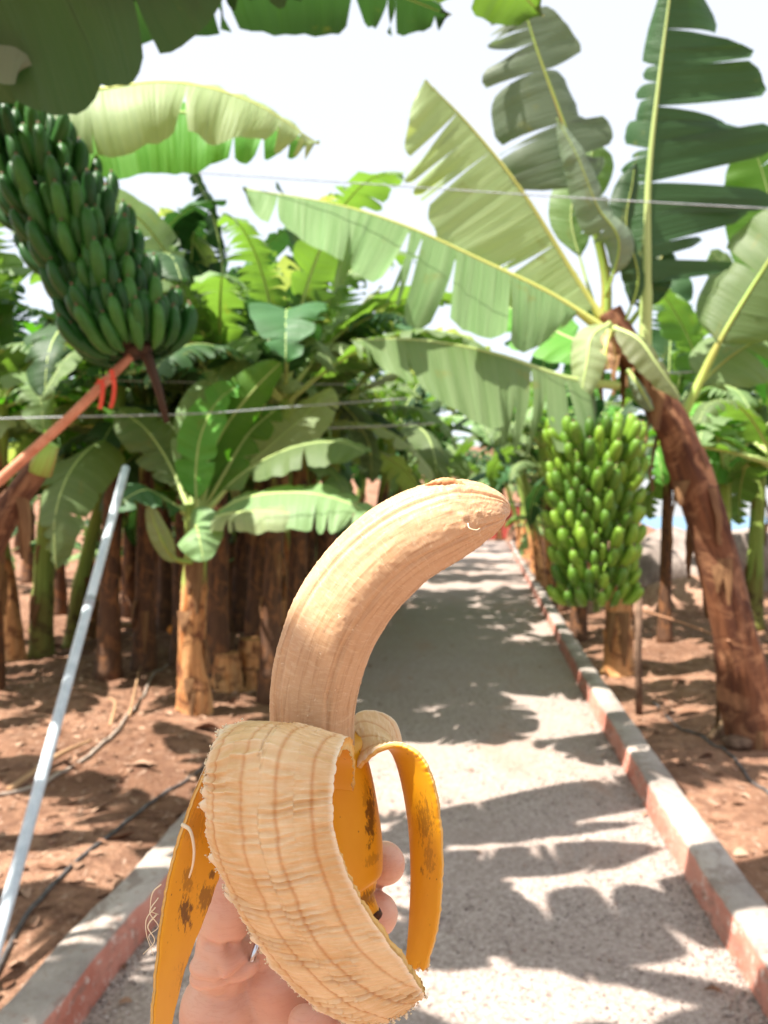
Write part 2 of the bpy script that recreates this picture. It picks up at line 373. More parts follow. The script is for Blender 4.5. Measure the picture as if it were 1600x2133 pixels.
def kerb_mat(name, a, b, c, f2=.5):
    g = NG(name); o = g.coord('Object'); n1 = g.noise(o, 2.2, 6, .65); n2 = g.noise(o, 26, 5, .7); n3 = g.noise(o, 140, 3, .6)
    col = g.mix(g.ramp(n1, [(.4, 0.), (.6, 1.)]), lin(a), lin(b)); n4 = g.noise(g.coord('Object', (1, .6, 2)), 5.5, 6, .7, 1.0); col = g.mix(g.ramp(n4, [(.54, 0.), (.62, .6)]), col, lin('#7c6a60')); col = g.mix(g.ramp(n2, [(.56, 0.), (.66, f2)]), col, lin(c))
    col = g.mix(g.ramp(n3, [(.3, .4), (.42, 0.)]), col, lin('#6e5a50'))
    h = g.math('ADD', n2, g.math('MULTIPLY', n3, .4))
    return g.done(g.bsdf(col, .88, g.bump(h, .7, .012), .2))
M['kerb_top'] = kerb_mat('kerb_top', '#938880', '#b6aaa0', '#8c6454')
M['kerb_face'] = kerb_mat('kerb_face', '#b06c5a', '#c98e7c', '#d0bcb0', 1.)
g = NG('sea'); f = g.noise(g.coord('Object', (1, .3, 1)), .05, 5)
M['sea'] = g.done(g.bsdf(g.mix(f, lin('#3f6f94'), lin('#5888a8')), .25, g.bump(f, .2, 1.), .5))

# ------------------------------------------------------------------ ground, path, kerbs
PL = [(-1.14, .2), (-.91, 2.32), (-.83, 3.0), (-.52, 6.0), (.46, 14.7), (1.9, 24), (3.5, 33), (4.6, 39)]
PR = [(.86, .2), (1.16, 2.32), (1.235, 2.98), (1.325, 3.76), (1.715, 6.76), (2.78, 14.25), (4.7, 28), (5.9, 36)]
def edge(P, y):
    if y <= P[0][1]: return P[0][0] + (y - P[0][1]) * .11
    for a, b in zip(P, P[1:]):
        if y <= b[1]: return a[0] + (b[0] - a[0]) * (y - a[1]) / (b[1] - a[1])
    return P[-1][0] + (y - P[-1][1]) * .16
def sm(a, b, x):
    t = max(0, min(1, (x - a) / (b - a))); return t * t * (3 - 2 * t)
def gz(x, y):
    l = edge(PL, y) - .17; r = edge(PR, y) + .19
    d = max(l - x, x - r)
    if d < 0: return -.012
    k = sm(0, .5, d)
    z = .045 + k * (.05 + .10 * N1(x * .7, y * .7) + .05 * N1(x * 2.3, y * 2.3, 3) + .022 * N1(x * 7, y * 7, 5))
    far = math.hypot(x - 2, y)
    hx = 1 - sm(6, 14, x - .12 * y)
    z += hx * sm(30, 90, y) * 9
    z -= sm(48, 240, far) * 45 * (1 - hx)
    if x > 4.2: z -= sm(5.5, 30, x - edge(PR, y)) * 3.0
    return z
def axis(lo, hi, fine_lo, fine_hi, st, grow=1.16):
    a = []; x = fine_lo
    while x < fine_hi: a.append(x); x += st
    a.append(fine_hi); s = st; x = fine_hi
    while x < hi: s *= grow; x += s; a.append(min(x, hi))
    s = st; x = fine_lo; b = []
    while x > lo: s *= grow; x -= s; b.append(max(x, lo))
    return b[::-1] + a
xs = axis(-900, 900, -4.5, 5.5, .055); ys = axis(-600, 2500, .4, 10, .07)
mb = MB()
mb.grid([[(x, y, gz(x, y)) for x in xs] for y in ys], lambda i, j: (0, 0))
tag(mb.build('ground', M['dirt']), 'red brown earth strewn with dry leaves on both sides of the path', 'ground', kind='structure')
mb = MB(); rows = []
yy = axis(-2, 42, .2, 9, .08)
for y in yy:
    l, r = edge(PL, y) - .02, edge(PR, y) + .02
    rows.append([(l + (r - l) * k / 24, y, .004 + .012 * N1((l + (r-l)*k/24) * 1.5, y * 1.5) * sm(0, .15, min(k, 24 - k) / 24) + .006) for k in range(25)])
mb.grid(rows, lambda i, j: (0, 0), flip=False)
tag(mb.build('path', M['gravel']), 'pale gravel path crossed by leaf shadows', 'path', kind='structure')
def kerb(P, side, name, label):
    mb = MB(); rows = []
    ys_ = axis(-1.5, 37, -.5, 9, .05, 1.1)
    for i, y in enumerate(ys_):
        x0 = edge(P, y); j = .012 * N1(y * 2.5, side, 1); jz = .012 * N1(y * 1.8, side, 4); jj = .009 * N1(y * 9, side, 8) + .005 * N1(y * 23, side, 9)
        ho = .15 + jz
        prof = [(0, -.06), (.000 + j, .0), (.014 + j + jj, ho * .5), (.018 + j + jj, ho - .016), (.030 + j + jj, ho + jj * .5), (.09, ho + .003), (.155 + j, ho + jj), (.168 + j, ho - .014), (.18 + j, -.08)]
        rows.append([(x0 + side * a, y, b) for a, b in prof])
    mb.grid(rows, lambda i, j: (0, 0), m=lambda i, j: 0 if j in (3, 4, 5, 6, 7) else 1, flip=side > 0)
    o = mb.build(name, [M['kerb_top'], M['kerb_face']])
    tag(o, label, 'kerb', kind='structure')
kerb(PL, -1, 'kerb_left', 'low concrete kerb with red painted face along the left of the path')
kerb(PR, 1, 'kerb_right', 'low concrete kerb with red painted face along the right of the path')
mb = MB(); mb.grid([[(x, y, -30) for x in (-5000, 0, 5000)] for y in (-300, 2000, 5500)], lambda i, j: (0, 0))
tag(mb.build('sea', M['sea']), 'pale blue sea beyond the plantation', 'sea', kind='structure')

rnd = random.Random(5)
# loose gravel
mb = MB()
OCT = [(1,0,0),(0,1,0),(-1,0,0),(0,-1,0),(0,0,1),(0,0,-1)]
OF = [(0,1,4),(1,2,4),(2,3,4),(3,0,4),(1,0,5),(2,1,5),(3,2,5),(0,3,5)]
for i in range(9000):
    y = 1.7 + 5.0 * rnd.random() ** 1.6; l, r = edge(PL, y), edge(PR, y)
    if rnd.random() < .25: x = (l + .12 * rnd.random() ** 2) if rnd.random() < .5 else (r - .12 * rnd.random() ** 2)
    else: x = l + (r - l) * rnd.random()
    s = rnd.uniform(.0025, .0075); q = Quaternion((rnd.random(), rnd.random(), rnd.random(), rnd.random())).normalized()
    b = len(mb.v)
    for p in OCT:
        v = q @ Vector(p); v = Vector((v.x * s * rnd.uniform(.7, 1.4), v.y * s * rnd.uniform(.7, 1.4), v.z * s * .7))
        mb.vert((x + v.x, y + v.y, .014 + v.z))
    for f in OF: mb.face([b + k for k in f])
tag(mb.build('loose_gravel', M['pebble']), 'small loose grey and pink stones on the path', 'gravel', kind='stuff')
# leaf litter
def scatter_xy(y0, y1, side, spread=3.2):
    y = y0 + (y1 - y0) * rnd.random() ** 1.5
    x = edge(PL, y) - .22 - spread * rnd.random() if side < 0 else edge(PR, y) + .24 + spread * rnd.random()
    return x, y
mb = MB()
for i in range(7000):
    x, y = scatter_xy(1.6, 12, rnd.choice((-1, -1, 1)), 4.0)
    L = rnd.uniform(.012, .07) * (2.4 if rnd.random() < .05 else 1); W = L * rnd.uniform(.08, .4); a = rnd.uniform(0, 6.28)
    cu = rnd.uniform(-.4, .9); n = 4; z = gz(x, y); rows = []
    d = Vector((math.cos(a), math.sin(a), rnd.uniform(-.1, .2))); sdn = Vector((-math.sin(a), math.cos(a), rnd.uniform(-.5, .5)))
    for k in range(n + 1):
        t = k / n; c = Vector((x, y, z + .008)) + d * L * (t - .5) + Vector((0, 0, L * cu * .25 * math.sin(t * 3.14)))
        ww = W * math.sin(.35 + t * 2.5)
        rows.append([c - sdn * ww, c + Vector((0, 0, -ww * .4)), c + sdn * ww])
    mb.grid(rows, lambda i, j, L=L: (j * .5, i * L))
tag(mb.build('leaf_litter', M['litter']), 'dry curled leaf scraps lying on the red earth', 'leaf litter', kind='stuff')
mb = MB()
for i in range(900):
    x, y = scatter_xy(1.6, 11, rnd.choice((-1, 1)), 3.6); s = rnd.uniform(.006, .022) * (2.2 if rnd.random() < .06 else 1)
    q = Quaternion((rnd.random(), rnd.random(), rnd.random(), rnd.random())).normalized(); b = len(mb.v); z = gz(x, y)
    for p in OCT:
        v = (q @ Vector(p)) * s * rnd.uniform(.7, 1.2); mb.vert((x + v.x, y + v.y, z + .3 * s + v.z * .7))
    for f in OF: mb.face([b + k for k in f])
tag(mb.build('small_stones', M['stone'], smooth=False), 'small brown stones scattered in the earth', 'stones', kind='stuff')

# ------------------------------------------------------------------ leaves
def leaf_mb(pts, wl, wr, N0, fold=(.2, .2), droop=(.6, .6), t0=.12, ntear=6, gap=.03, seed=0, n=54, k=5, rr=.018, lean=.25, split=False, ruff=.02, te=.8, var=.42):
    rg = random.Random(seed); P = [Vector(p) for p in catmull(pts, n)]
    N0 = Vector(N0).normalized(); mb = MB(); rib = MB() if split else mb
    L = [0]
    for i in range(n): L.append(L[-1] + (P[i+1] - P[i]).length)
    tot = L[-1]
    T = [(P[min(i+1, n)] - P[max(i-1, 0)]).normalized() for i in range(n + 1)]
    def prof(t):
        if t <= t0: return 0
        u = (t - t0) / (1 - t0); return max(0, math.sin(math.pi * min(1, u ** te))) ** .55
    i0 = int(t0 * n)
    for side, wd in ((-1, wl), (1, wr)):
        if wd <= 0: continue
        cuts = sorted(set([i0, n] + [rg.randint(i0 + 2, n - 2) for _ in range(ntear)]))
        fl = fold[0] if side < 0 else fold[1]; dr = droop[0] if side < 0 else droop[1]
        for a, b in zip(cuts, cuts[1:]):
            da = rg.gauss(0, var) if ntear else 0; ds = rg.uniform(-.2, .2); depth = rg.uniform(.25, .8)
            g_ = gap * rg.uniform(.2, 1.4) if ntear else 0
            if b - a < 4: dr_ = dr + .35
            else: dr_ = dr
            rows = []
            for i in range(a, b + 1):
                t = i / n; Nn = (N0 - T[i] * N0.dot(T[i])).normalized(); B = T[i].cross(Nn)
                w_ = wd * prof(t); fr = (i - a) / (b - a); row = []; p = P[i].copy()
                ed = abs(fr - .5) * 2
                w_ *= 1 - .10 * ed ** 4 * (1 if ntear else 0) + .03 * N1(L[i] * 9, side, seed)
                for j in range(k + 1):
                    v = j / k
                    q = p.copy(); vv = max(0, (v - depth * .6) / (1 - depth * .6))
                    q += T[i] * (-(fr - .5) * 2 * g_ * vv ** 1.3)
                    q += Nn * (ruff * v * N1(L[i] * 6 + seed, side * 3, v * 1.2) + .02 * min(1, v * 2) * N1(L[i] * 17 + seed, side * 5, v * .5))
                    row.append(q)
                    ang = fl + dr_ * v ** 1.2 + da * max(0, v - depth * .4)
                    p = p + (B * side * math.cos(ang) - Nn * math.sin(ang) + T[i] * (lean + ds * var)) * (w_ / k)
                rows.append(row)
            mb.grid(rows, lambda i, j, a=a, side=side: (L[min(a + i, n)], side * (j / k)), 0, flip=side > 0)
    pr = [max(.0025, rr * (1 - .88 * (i / n)) * (1.25 if i < i0 else 1)) for i in range(n + 1)]
    rp = [P[i] - (N0 - T[i] * N0.dot(T[i])).normalized() * pr[i] * .55 for i in range(n + 1)]
    rib.tube(rp[::2] if n % 2 == 0 else rp, pr[::2] if n % 2 == 0 else pr, 7, 0 if split else 1)
    return (mb, rib) if split else mb
def hero_leaf(parent, pts, wl, wr, N0, mat='leaf', rib='midrib', label=None, **kw):
    pts = [at(*p) for p in pts]
    mb, rb = leaf_mb(pts, wl, wr, N0, split=True, **kw)
    o = mb.build('leaf', M[mat], parent)
    if label: o['label'] = label
    rb.build('midrib', M[rib], o)
    return o

# generic leaf variants, base at origin, growing along +X
VAR = []
def make_variants():
    for i in range(12):
        rg = random.Random(100 + i); L = rg.uniform(1.5, 2.0); up = rg.uniform(.35, 1.15); curl = rg.uniform(.5, 1.25)
        pts = [(0, 0, 0)]; a = up; p = Vector((0, 0, 0)); m = 6
        for s in range(m):
            a2 = a - curl * (s / m) * .55; a = a2
            p = p + Vector((math.cos(a), .04 * rg.uniform(-1, 1), math.sin(a))) * L / m; pts.append(tuple(p))
        mbs = leaf_mb(pts, rg.uniform(.2, .27), rg.uniform(.2, .27), (0, 0, 1), fold=(rg.uniform(-.3, .3),) * 2, droop=(rg.uniform(.3, .9), rg.uniform(.3, .9)),
                      ntear=rg.choice((6, 9, 14, 20, 28)), gap=.035, seed=i * 7, n=40, k=4, t0=.14, ruff=.05)
        VAR.append(mbs)
make_variants()
VM = {}
def variant(i, mat):
    if (i, mat) not in VM: VM[(i, mat)] = VAR[i].mesh('leaf', [M[mat], M['midrib']])
    return VM[(i, mat)]
def stem_mb(pts, r0, r1, seed=0, sides=22, n=46, rough=.05, flaps=6):
    P = catmull(pts, n); mb = MB()
    P = [Vector(p) for p in P]
    base = P[0]
    def shp(i, nn, a):
        h = i / nn
        sh = ((a / 6.283 * 2 + h * 3.1 + seed * .37) % 1.0)
        return 1 + .11 * (sh - .5) + rough * 2.0 * N1(math.cos(a) * 1.3 + seed, math.sin(a) * 1.3, h * 9) + rough * N1(math.cos(a) * 4, math.sin(a) * 4 + seed, h * 5)
    rad = [(r0 + (r1 - r0) * (i / n)) * (1 + .28 * math.exp(-i / n * 14)) for i in range(n + 1)]
    mb.tube(P, rad, sides, 0, shape=shp)
    rg = random.Random(seed)
    for _ in range(flaps):
        i = rg.randint(6, n - 6); a = rg.uniform(0, 6.28); r = rad[i] * 1.04; Lf = rg.uniform(.12, .4); wd = rg.uniform(.03, .07)
        d = Vector((math.cos(a), math.sin(a), 0)); sd = Vector((-math.sin(a), math.cos(a), 0)); rows = []
        for k in range(7):
            t = k / 6; c = P[i] + d * (r + .05 * Lf * math.sin(t * 3) + .25 * Lf * t * rg.uniform(.2, .5)) + Vector((0, 0, -Lf * t))
            ww = wd * (1 - .75 * t) ; rows.append([c - sd * ww - d * .01, c + d * .006, c + sd * ww - d * .01])
        mb.grid(rows, lambda i, j: (j * .06, i * .06), 1)
    return mb
STEMS = {}
def banana_plant(name, x, y, h, label, seed, nleaf=8, mats=('leaf', 'leaf_dark'), stem='stem_dark', r=.1, lean=(0, 0), scale=1.0, el=(0, 0), z=None, az0=None, group='banana plants of the plantation'):
    rg = random.Random(seed); z = gz(x, y) - .05 if z is None else z
    t = empty('banana_plant', (x, y, z), label, 'banana plant', group)
    k = (seed % 5, stem)
    top = Vector((lean[0], lean[1], h))
    mb = stem_mb([(0, 0, 0), (lean[0] * .2, lean[1] * .2, h * .35), (lean[0] * .6, lean[1] * .6, h * .7), tuple(top)], r, r * .55, seed, 14, 24, flaps=4)
    me = mb.mesh('pseudostem', [M[stem], M['dry']])
    link('pseudostem', me, t, Matrix())
    az = rg.uniform(0, 6.28) if az0 is None else az0
    for i in range(nleaf):
        az += 2.4; s = scale * rg.uniform(.8, 1.1); v = rg.randrange(12)
        tilt = rg.uniform(-.3, .55)
        if i < nleaf * .25: tilt = rg.uniform(-.75, -.3)
        mt = rg.choice(mats)
        m = Matrix.Translation(top - Vector((0, 0, .22 * rg.random()))) @ Matrix.Rotation(az, 4, 'Z') @ Matrix.Rotation(tilt, 4, 'Y') @ Matrix.Scale(s, 4)
        link('leaf', variant(v, mt), t, m)
    return t

# ------------------------------------------------------------------ bunches
def fruit_mb(L=.17, r=.02, bend=1.5, seed=0, tipc=1):
    n = 12; a = .42; p = Vector((0, 0, 0)); pts = [p.copy()]
    for i in range(n):
        a += bend / n; p = p + Vector((math.cos(a), 0, math.sin(a))) * L / n; pts.append(p.copy())
    rad = [r * v for v in (.42, .5, .72, .9, 1, 1.03, 1.04, 1.04, 1.02, .99, .92, .78, .48)]
    mb = MB(); mb.tube(pts, rad, 10, 0, shape=lambda i, nn, a: 1 + .06 * math.cos(5 * a), up=Vector((0, 1, 0)))
    d = (pts[-1] - pts[-2]).normalized()
    mb.tube([pts[-1] - d * .002, pts[-1] + d * .010], [r * .26, r * .2], 7, 1)
    return mb
def bunch(label, axis_pts, nh, per, Rc, fruitmat, rachismat, seed, L=.17, r=.02, Rprof=None, group=None, stem_after=.2, tail=None, upv=None, bendv=1.5):
    rg = random.Random(seed); base = Vector(axis_pts[0])
    t = empty('banana_bunch', base, label, 'banana bunch', group)
    n = 40; P = [Vector(p) for p in catmull(axis_pts, n)]
    mb = MB(); mb.tube([p - base for p in P], [.03 - .012 * i / n for i in range(n + 1)], 9, 0)
    link('stalk', mb.mesh('stalk', [M[rachismat]]), t, Matrix())
    fm = [fruit_mb(L * s, r, b, i).mesh('banana', [M[fruitmat], M['fruit_tip']]) for i, (s, b) in enumerate(((1, bendv), (.93, bendv + .2), (1.04, bendv - .2)))]
    cand = []
    hands = []
    for h in range(nh):
        f = (h + .55) / (nh + .2); i = min(n - 1, int(f * n)); c = P[i]; ax = (P[i+1] - P[i-1]).normalized(); up = -ax
        if upv is not None: up = (Vector(upv) * .6 - ax * .4).normalized()
        side = up.cross(Vector((0, 1, 0))).normalized(); bk = side.cross(up).normalized()
        Rf = Rprof(f) if Rprof else 1
        # cushion of the hand
        cm = MB(); cm.tube([c - base - up * .02, c - base, c - base + up * .02], [.035, .05 * Rf, .035], 10, 0)
        ho = link('hand', cm.mesh('hand', [M[rachismat]]), t, Matrix()); hands.append(ho)
        for row in range(2):
            m = per // 2
            for q in range(m):
                a = 2 * math.pi * (q + .5 * row + .31 * h) / m + rg.uniform(-.07, .07)
                d = side * math.cos(a) + bk * math.sin(a)
                lift = rg.uniform(-.16, .14) + (.12 if row else -.12)
                X = (d * math.cos(lift) + up * math.sin(lift)).normalized(); Zv = (up - X * up.dot(X)).normalized(); Yv = Zv.cross(X)
                s = Rf * rg.uniform(.82, 1.1)
                off = c + d * (Rc * Rf - .02 * row) + up * (.028 * row - .02) + Vector((rg.uniform(-1, 1), rg.uniform(-1, 1), rg.uniform(-1, 1))) * .006
                mw = Matrix((( X.x*s, Yv.x*s, Zv.x*s, off.x - base.x), (X.y*s, Yv.y*s, Zv.y*s, off.y - base.y), (X.z*s, Yv.z*s, Zv.z*s, off.z - base.z), (0, 0, 0, 1)))
                cand.append((d.dot(-(c - Vector((0, 0, CAMH))).normalized()), h, mw, rg.randrange(3)))
    cand.sort(key=lambda c: -c[0])
    for k, (_, h, mw, v) in enumerate(cand[:98]):
        link('banana', fm[v], hands[h], mw)
    if len(cand) > 98:
        rest = MB()
        src = fruit_mb(L, r, bendv)
        for _, h, mw, v in cand[98:]:
            b = len(rest.v); rest.v += [tuple(mw @ Vector(p)) for p in src.v]
            rest.f += [tuple(b + i for i in f) for f in src.f]; rest.m += src.m; rest.uv += src.uv
        o = link('rear_bananas', rest.mesh('rear_bananas', [M[fruitmat], M['fruit_tip']]), t, Matrix()); o['kind'] = 'stuff'
    return t

# ================================================================== HERO: right plant
Y = 4.9
rp = empty('banana_plant', at(1600, 1560, 5.0), 'tall leaning banana plant with shaggy brown stem right of the path, above the light bunch', 'banana plant', 'banana plants of the plantation')
def stem_obj(parent, pts, r0, r1, mat, seed, **kw):
    return stem_mb([at(*p) for p in pts], r0, r1, seed, 30, 80, **kw).build('pseudostem', [M[mat], M['dry']], parent)
stem_obj(rp, [(1582, 1590, 5.0), (1545, 1400, 5.0), (1490, 1150, 4.95), (1425, 950, 4.9), (1370, 830, 4.88), (1310, 730, 4.85), (1268, 650, 4.85)], .158, .08, 'stem', 3, rough=.10, flaps=26)
cam_n = (0, -1, .25)
U = at
hero_leaf(rp, [(1275, 690, 4.85), (1190, 560, 4.8), (1090, 400, 4.7), (980, 262, 4.6), (885, 165, 4.5)], .62, .08, (0.2, -1, .2), 'leaf_pale', 'midrib_yellow', fold=(.15, .9), droop=(.3, .3), t0=.1, ntear=9, var=.6, gap=.022, seed=11, lean=.1, te=.85, rr=.026)
hero_leaf(rp, [(1280, 695, 4.8), (1150, 612, 4.7), (1000, 540, 4.55), (850, 472, 4.4), (700, 425, 4.3), (505, 392, 4.2)], .66, .16, (0.1, -.75, .65), 'leaf', 'midrib_yellow', fold=(.15, .5), droop=(.25, .9), t0=.12, ntear=10, var=.6, gap=.018, seed=12, lean=.12, te=.8, rr=.026)
hero_leaf(rp, [(1290, 800, 4.7), (1180, 785, 4.55), (1040, 738, 4.4), (880, 708, 4.25), (730, 708, 4.15)], .62, .12, (0.05, -.8, .6), 'leaf', 'midrib', fold=(.1, .5), droop=(.2, .8), t0=.16, ntear=13, gap=.02, seed=13, lean=-.02, te=.55, rr=.024)
hero_leaf(rp, [(1265, 665, 4.85), (1262, 560, 4.8), (1220, 400, 4.7), (1172, 250, 4.65), (1118, 100, 4.6), (1070, -60, 4.55)], .47, .40, (0.15, -1, .1), 'leaf_gray', 'petiole', fold=(.1, .35), droop=(.35, .5), t0=.42, ntear=9, var=.7, gap=.02, seed=14, lean=.05, te=.5, rr=.03)
# the folded pale part of that crown hanging in front
hero_leaf(rp, [(1262, 620, 4.75), (1290, 505, 4.6), (1245, 430, 4.55), (1205, 330, 4.5), (1160, 245, 4.5)], .17, .15, (-.3, -1, .2), 'leaf_gray', 'petiole', fold=(.5, .5), droop=(.9, .9), t0=.1, ntear=2, seed=15, lean=.05, te=.6, rr=.009)
hero_leaf(rp, [(1345, 740, 4.9), (1350, 560, 4.85), (1352, 380, 4.8), (1372, 180, 4.7), (1405, -80, 4.55)], .24, .84, (0, -1, .1), 'leaf_dark', 'midrib', fold=(.6, .1), droop=(1.0, .45), t0=.22, ntear=15, var=.75, gap=.022, seed=16, lean=.12, te=.6, rr=.036, label='broad dark torn leaf standing upright')
hero_leaf(rp, [(1255, 680, 4.95), (1215, 560, 5.0), (1190, 440, 5.0), (1230, 330, 5.0), (1240, 290, 5.0)], .16, .2, (0, -1, .1), 'leaf', 'midrib', fold=(.2, .2), droop=(.4, .4), t0=.3, ntear=3, gap=.04, seed=17, rr=.01)
hero_leaf(rp, [(1300, 680, 4.8), (1330, 580, 4.75), (1305, 470, 4.7), (1318, 380, 4.7), (1322, 340, 4.7)], .12, .13, (.3, -1, .1), 'leaf_dark', 'petiole', fold=(.4, .4), droop=(.5, .5), t0=.1, ntear=1, seed=18, rr=.009)
hero_leaf(rp, [(1290, 700, 4.95), (1335, 640, 5.0), (1368, 560, 5.0), (1395, 500, 5.0)], .13, .13, (-.2, -1, .2), 'leaf_dark', 'petiole', fold=(.3, .3), droop=(.5, .5), t0=.3, ntear=1, seed=19)
# drooping pale leaf bases over the bunch
hero_leaf(rp, [(1270, 672, 4.7), (1232, 700, 4.6), (1222, 760, 4.55), (1205, 850, 4.55)], .12, .12, (-.4, -1, .5), 'leaf_pale', 'midrib', fold=(.2, .2), droop=(.5, .5), t0=.05, ntear=0, seed=20, te=.7)
hero_leaf(rp, [(1280, 680, 4.68), (1330, 705, 4.55), (1370, 760, 4.5), (1420, 830, 4.5)], .11, .13, (.4, -1, .5), 'leaf_pale', 'midrib', fold=(.2, .2), droop=(.5, .5), t0=.05, ntear=0, seed=21, te=.7)
hero_leaf(rp, [(1270, 690, 4.62), (1262, 730, 4.56), (1268, 770, 4.55)], .09, .09, (0, -1, .4), 'dry_pale', 'midrib_yellow', fold=(.2, .2), droop=(.7, .7), t0=.05, ntear=0, seed=22, label='withered cream coloured leaf base')
hero_leaf(rp, [(1225, 790, 4.7), (1228, 830, 4.65), (1238, 880, 4.6)], .05, .05, (0, -1, .4), 'leaf_gray', 'midrib', fold=(.3, .3), droop=(.7, .7), t0=.05, ntear=0, seed=23)
hero_leaf(rp, [(1310, 770, 4.75), (1335, 810, 4.7), (1360, 855, 4.7)], .05, .06, (0, -1, .4), 'leaf_gray', 'midrib', fold=(.3, .3), droop=(.7, .7), t0=.05, ntear=0, seed=24)
# right side branches
hero_leaf(rp, [(1405, 900, 4.9), (1455, 800, 4.9), (1510, 690, 4.85), (1600, 545, 4.8), (1700, 400, 4.7)], .35, .38, (-.1, -.8, .5), 'leaf', 'petiole', fold=(.1, .3), droop=(.4, .7), t0=.45, ntear=4, gap=.02, seed=25, te=.6, rr=.03)
hero_leaf(rp, [(1400, 870, 5.0), (1500, 760, 5.1), (1600, 700, 5.1), (1720, 690, 5.1)], .30, .30, (-.1, -.7, .7), 'leaf', 'petiole', fold=(.1, .1), droop=(.4, .7), t0=.2, ntear=4, gap=.04, seed=26, te=.6)
hero_leaf(rp, [(1330, 760, 5.0), (1180, 700, 5.3), (1060, 640, 5.6), (950, 610, 5.8)], .35, .35, (0, -.5, .8), 'leaf_bright', 'midrib', fold=(.1, .1), droop=(.4, .5), t0=.1, ntear=6, gap=.04, seed=27)
b1 = bunch('big light green banana bunch hanging beside the kerb under the leaning plant', [at(1236, 905, 4.38), at(1238, 1080, 4.4), at(1243, 1275, 4.42)], 10, 28, .180, 'fruit', 'rachis', 4, L=.15, r=.0285,
           Rprof=lambda f: 1.06 - .16 * f, bendv=1.2)

# right neighbour tall pale leaf at the frame edge
rn = empty('banana_plant', at(1760, 1330, 9.4) , 'banana plant at the right frame edge with one tall pale green leaf', 'banana plant', 'banana plants of the plantation')
stem_obj(rn, [(1760, 1335, 9.4), (1740, 1000, 9.2), (1690, 850, 9.0)], .16, .1, 'stem_green', 9, flaps=4)
hero_leaf(rn, [(1690, 850, 9.0), (1650, 650, 8.9), (1605, 420, 8.8), (1560, 270, 8.7)], .52, .62, (-.1, -1, .1), 'leaf_bright', 'midrib', fold=(.1, .1), droop=(.3, .3), t0=.3, ntear=2, gap=.03, seed=31, te=.7)
hero_leaf(rn, [(1690, 860, 9.0), (1620, 700, 8.8), (1540, 600, 8.6), (1480, 520, 8.5)], .4, .4, (0, -.8, .5), 'leaf', 'midrib', fold=(.1, .1), droop=(.5, .6), t0=.2, ntear=8, gap=.022, seed=32)
hero_leaf(rn, [(1690, 880, 9.0), (1600, 780, 8.6), (1500, 740, 8.2), (1430, 760, 8.0)], .45, .45, (0, -.6, .7), 'leaf_dark', 'midrib', fold=(.1, .1), droop=(.5, .6), t0=.15, ntear=5, gap=.022, seed=33)
hero_leaf(rn, [(1690, 900, 9.0), (1600, 900, 8.4), (1520, 930, 8.0), (1480, 1010, 7.8)], .35, .4, (-.2, -.8, .6), 'leaf_bright', 'midrib', fold=(.1, .1), droop=(.5, .6), t0=.15, ntear=3, gap=.02, seed=34)

# ================================================================== HERO: left bunch plant (stem outside the frame)
lp = empty('banana_plant', (-2.55, 2.55, gz(-2.55, 2.55)), 'near banana plant at upper left whose dark leaves roof over the corner', 'banana plant', 'banana plants of the plantation')
stem_mb([(-2.55, 2.55, 0), (-2.5, 2.5, .9), (-2.3, 2.4, 1.8), (-2.0, 2.2, 2.75)], .17, .10, 5, 26, 60, flaps=10).build('pseudostem', [M['stem'], M['dry']], lp)
hero_leaf(lp, [(-560, -190, 2.15), (-250, -80, 2.0), (0, -60, 1.85), (250, -110, 1.7), (540, -260, 1.55)], .13, .31, (0.05, -.25, -1), 'leaf_dark', 'midrib', fold=(.1, -.75), droop=(.2, -.25), t0=.15, ntear=5, var=.6, gap=.02, seed=41, te=.62, label='dark green leaf overhead at the corner')
hero_leaf(lp, [(-560, 40, 2.4), (-150, 160, 2.5), (130, 190, 2.5), (350, 170, 2.55), (520, 210, 2.6), (665, 300, 2.7)], .2, .27, (0, -.75, 1), 'leaf_pale', 'midrib_yellow', fold=(.1, .3), droop=(.2, .8), t0=.2, ntear=7, var=.45, gap=.02, seed=42, te=.7, lean=.02, label='long arching leaf with sunlit top and yellow margin')  # pale blade colour stands in for sunlight on the upper side
hero_leaf(lp, [(-560, 100, 2.7), (-150, 200, 2.8), (130, 235, 2.8), (350, 232, 2.85), (520, 250, 2.9), (640, 300, 2.95)], .1, .27, (0, -1, .5), 'leaf_bright', 'midrib', fold=(.1, .15), droop=(.2, .35), t0=.2, ntear=4, var=.2, gap=.015, seed=46, te=.6, lean=.02, label='green blade with yellow lower margin hanging under the pale leaf')
hero_leaf(lp, [(-500, -180, 2.0), (-100, -230, 1.8), (300, -230, 1.7), (600, -190, 1.6), (860, -120, 1.55)], .2, .22, (0, -.3, -1), 'leaf_dark', 'midrib', fold=(.1, -1.0), droop=(.2, -.2), t0=.15, ntear=12, gap=.03, seed=43, te=.7)
hero_leaf(lp, [(-500, 60, 2.3), (-300, 20, 2.1), (-80, -10, 2.0), (60, 60, 1.95), (110, 130, 1.95)], .14, .16, (0, -.8, .4), 'leaf_gray', 'midrib', fold=(.2, .4), droop=(.5, .7), t0=.2, ntear=3, seed=44)
hero_leaf(lp, [(-560, 200, 2.5), (-300, 180, 2.7), (-120, 230, 2.9), (10, 300, 3.0)], .2, .25, (0, -.8, .5), 'leaf_dark', 'midrib', fold=(.1, .2), droop=(.5, .6), t0=.2, ntear=4, seed=45)
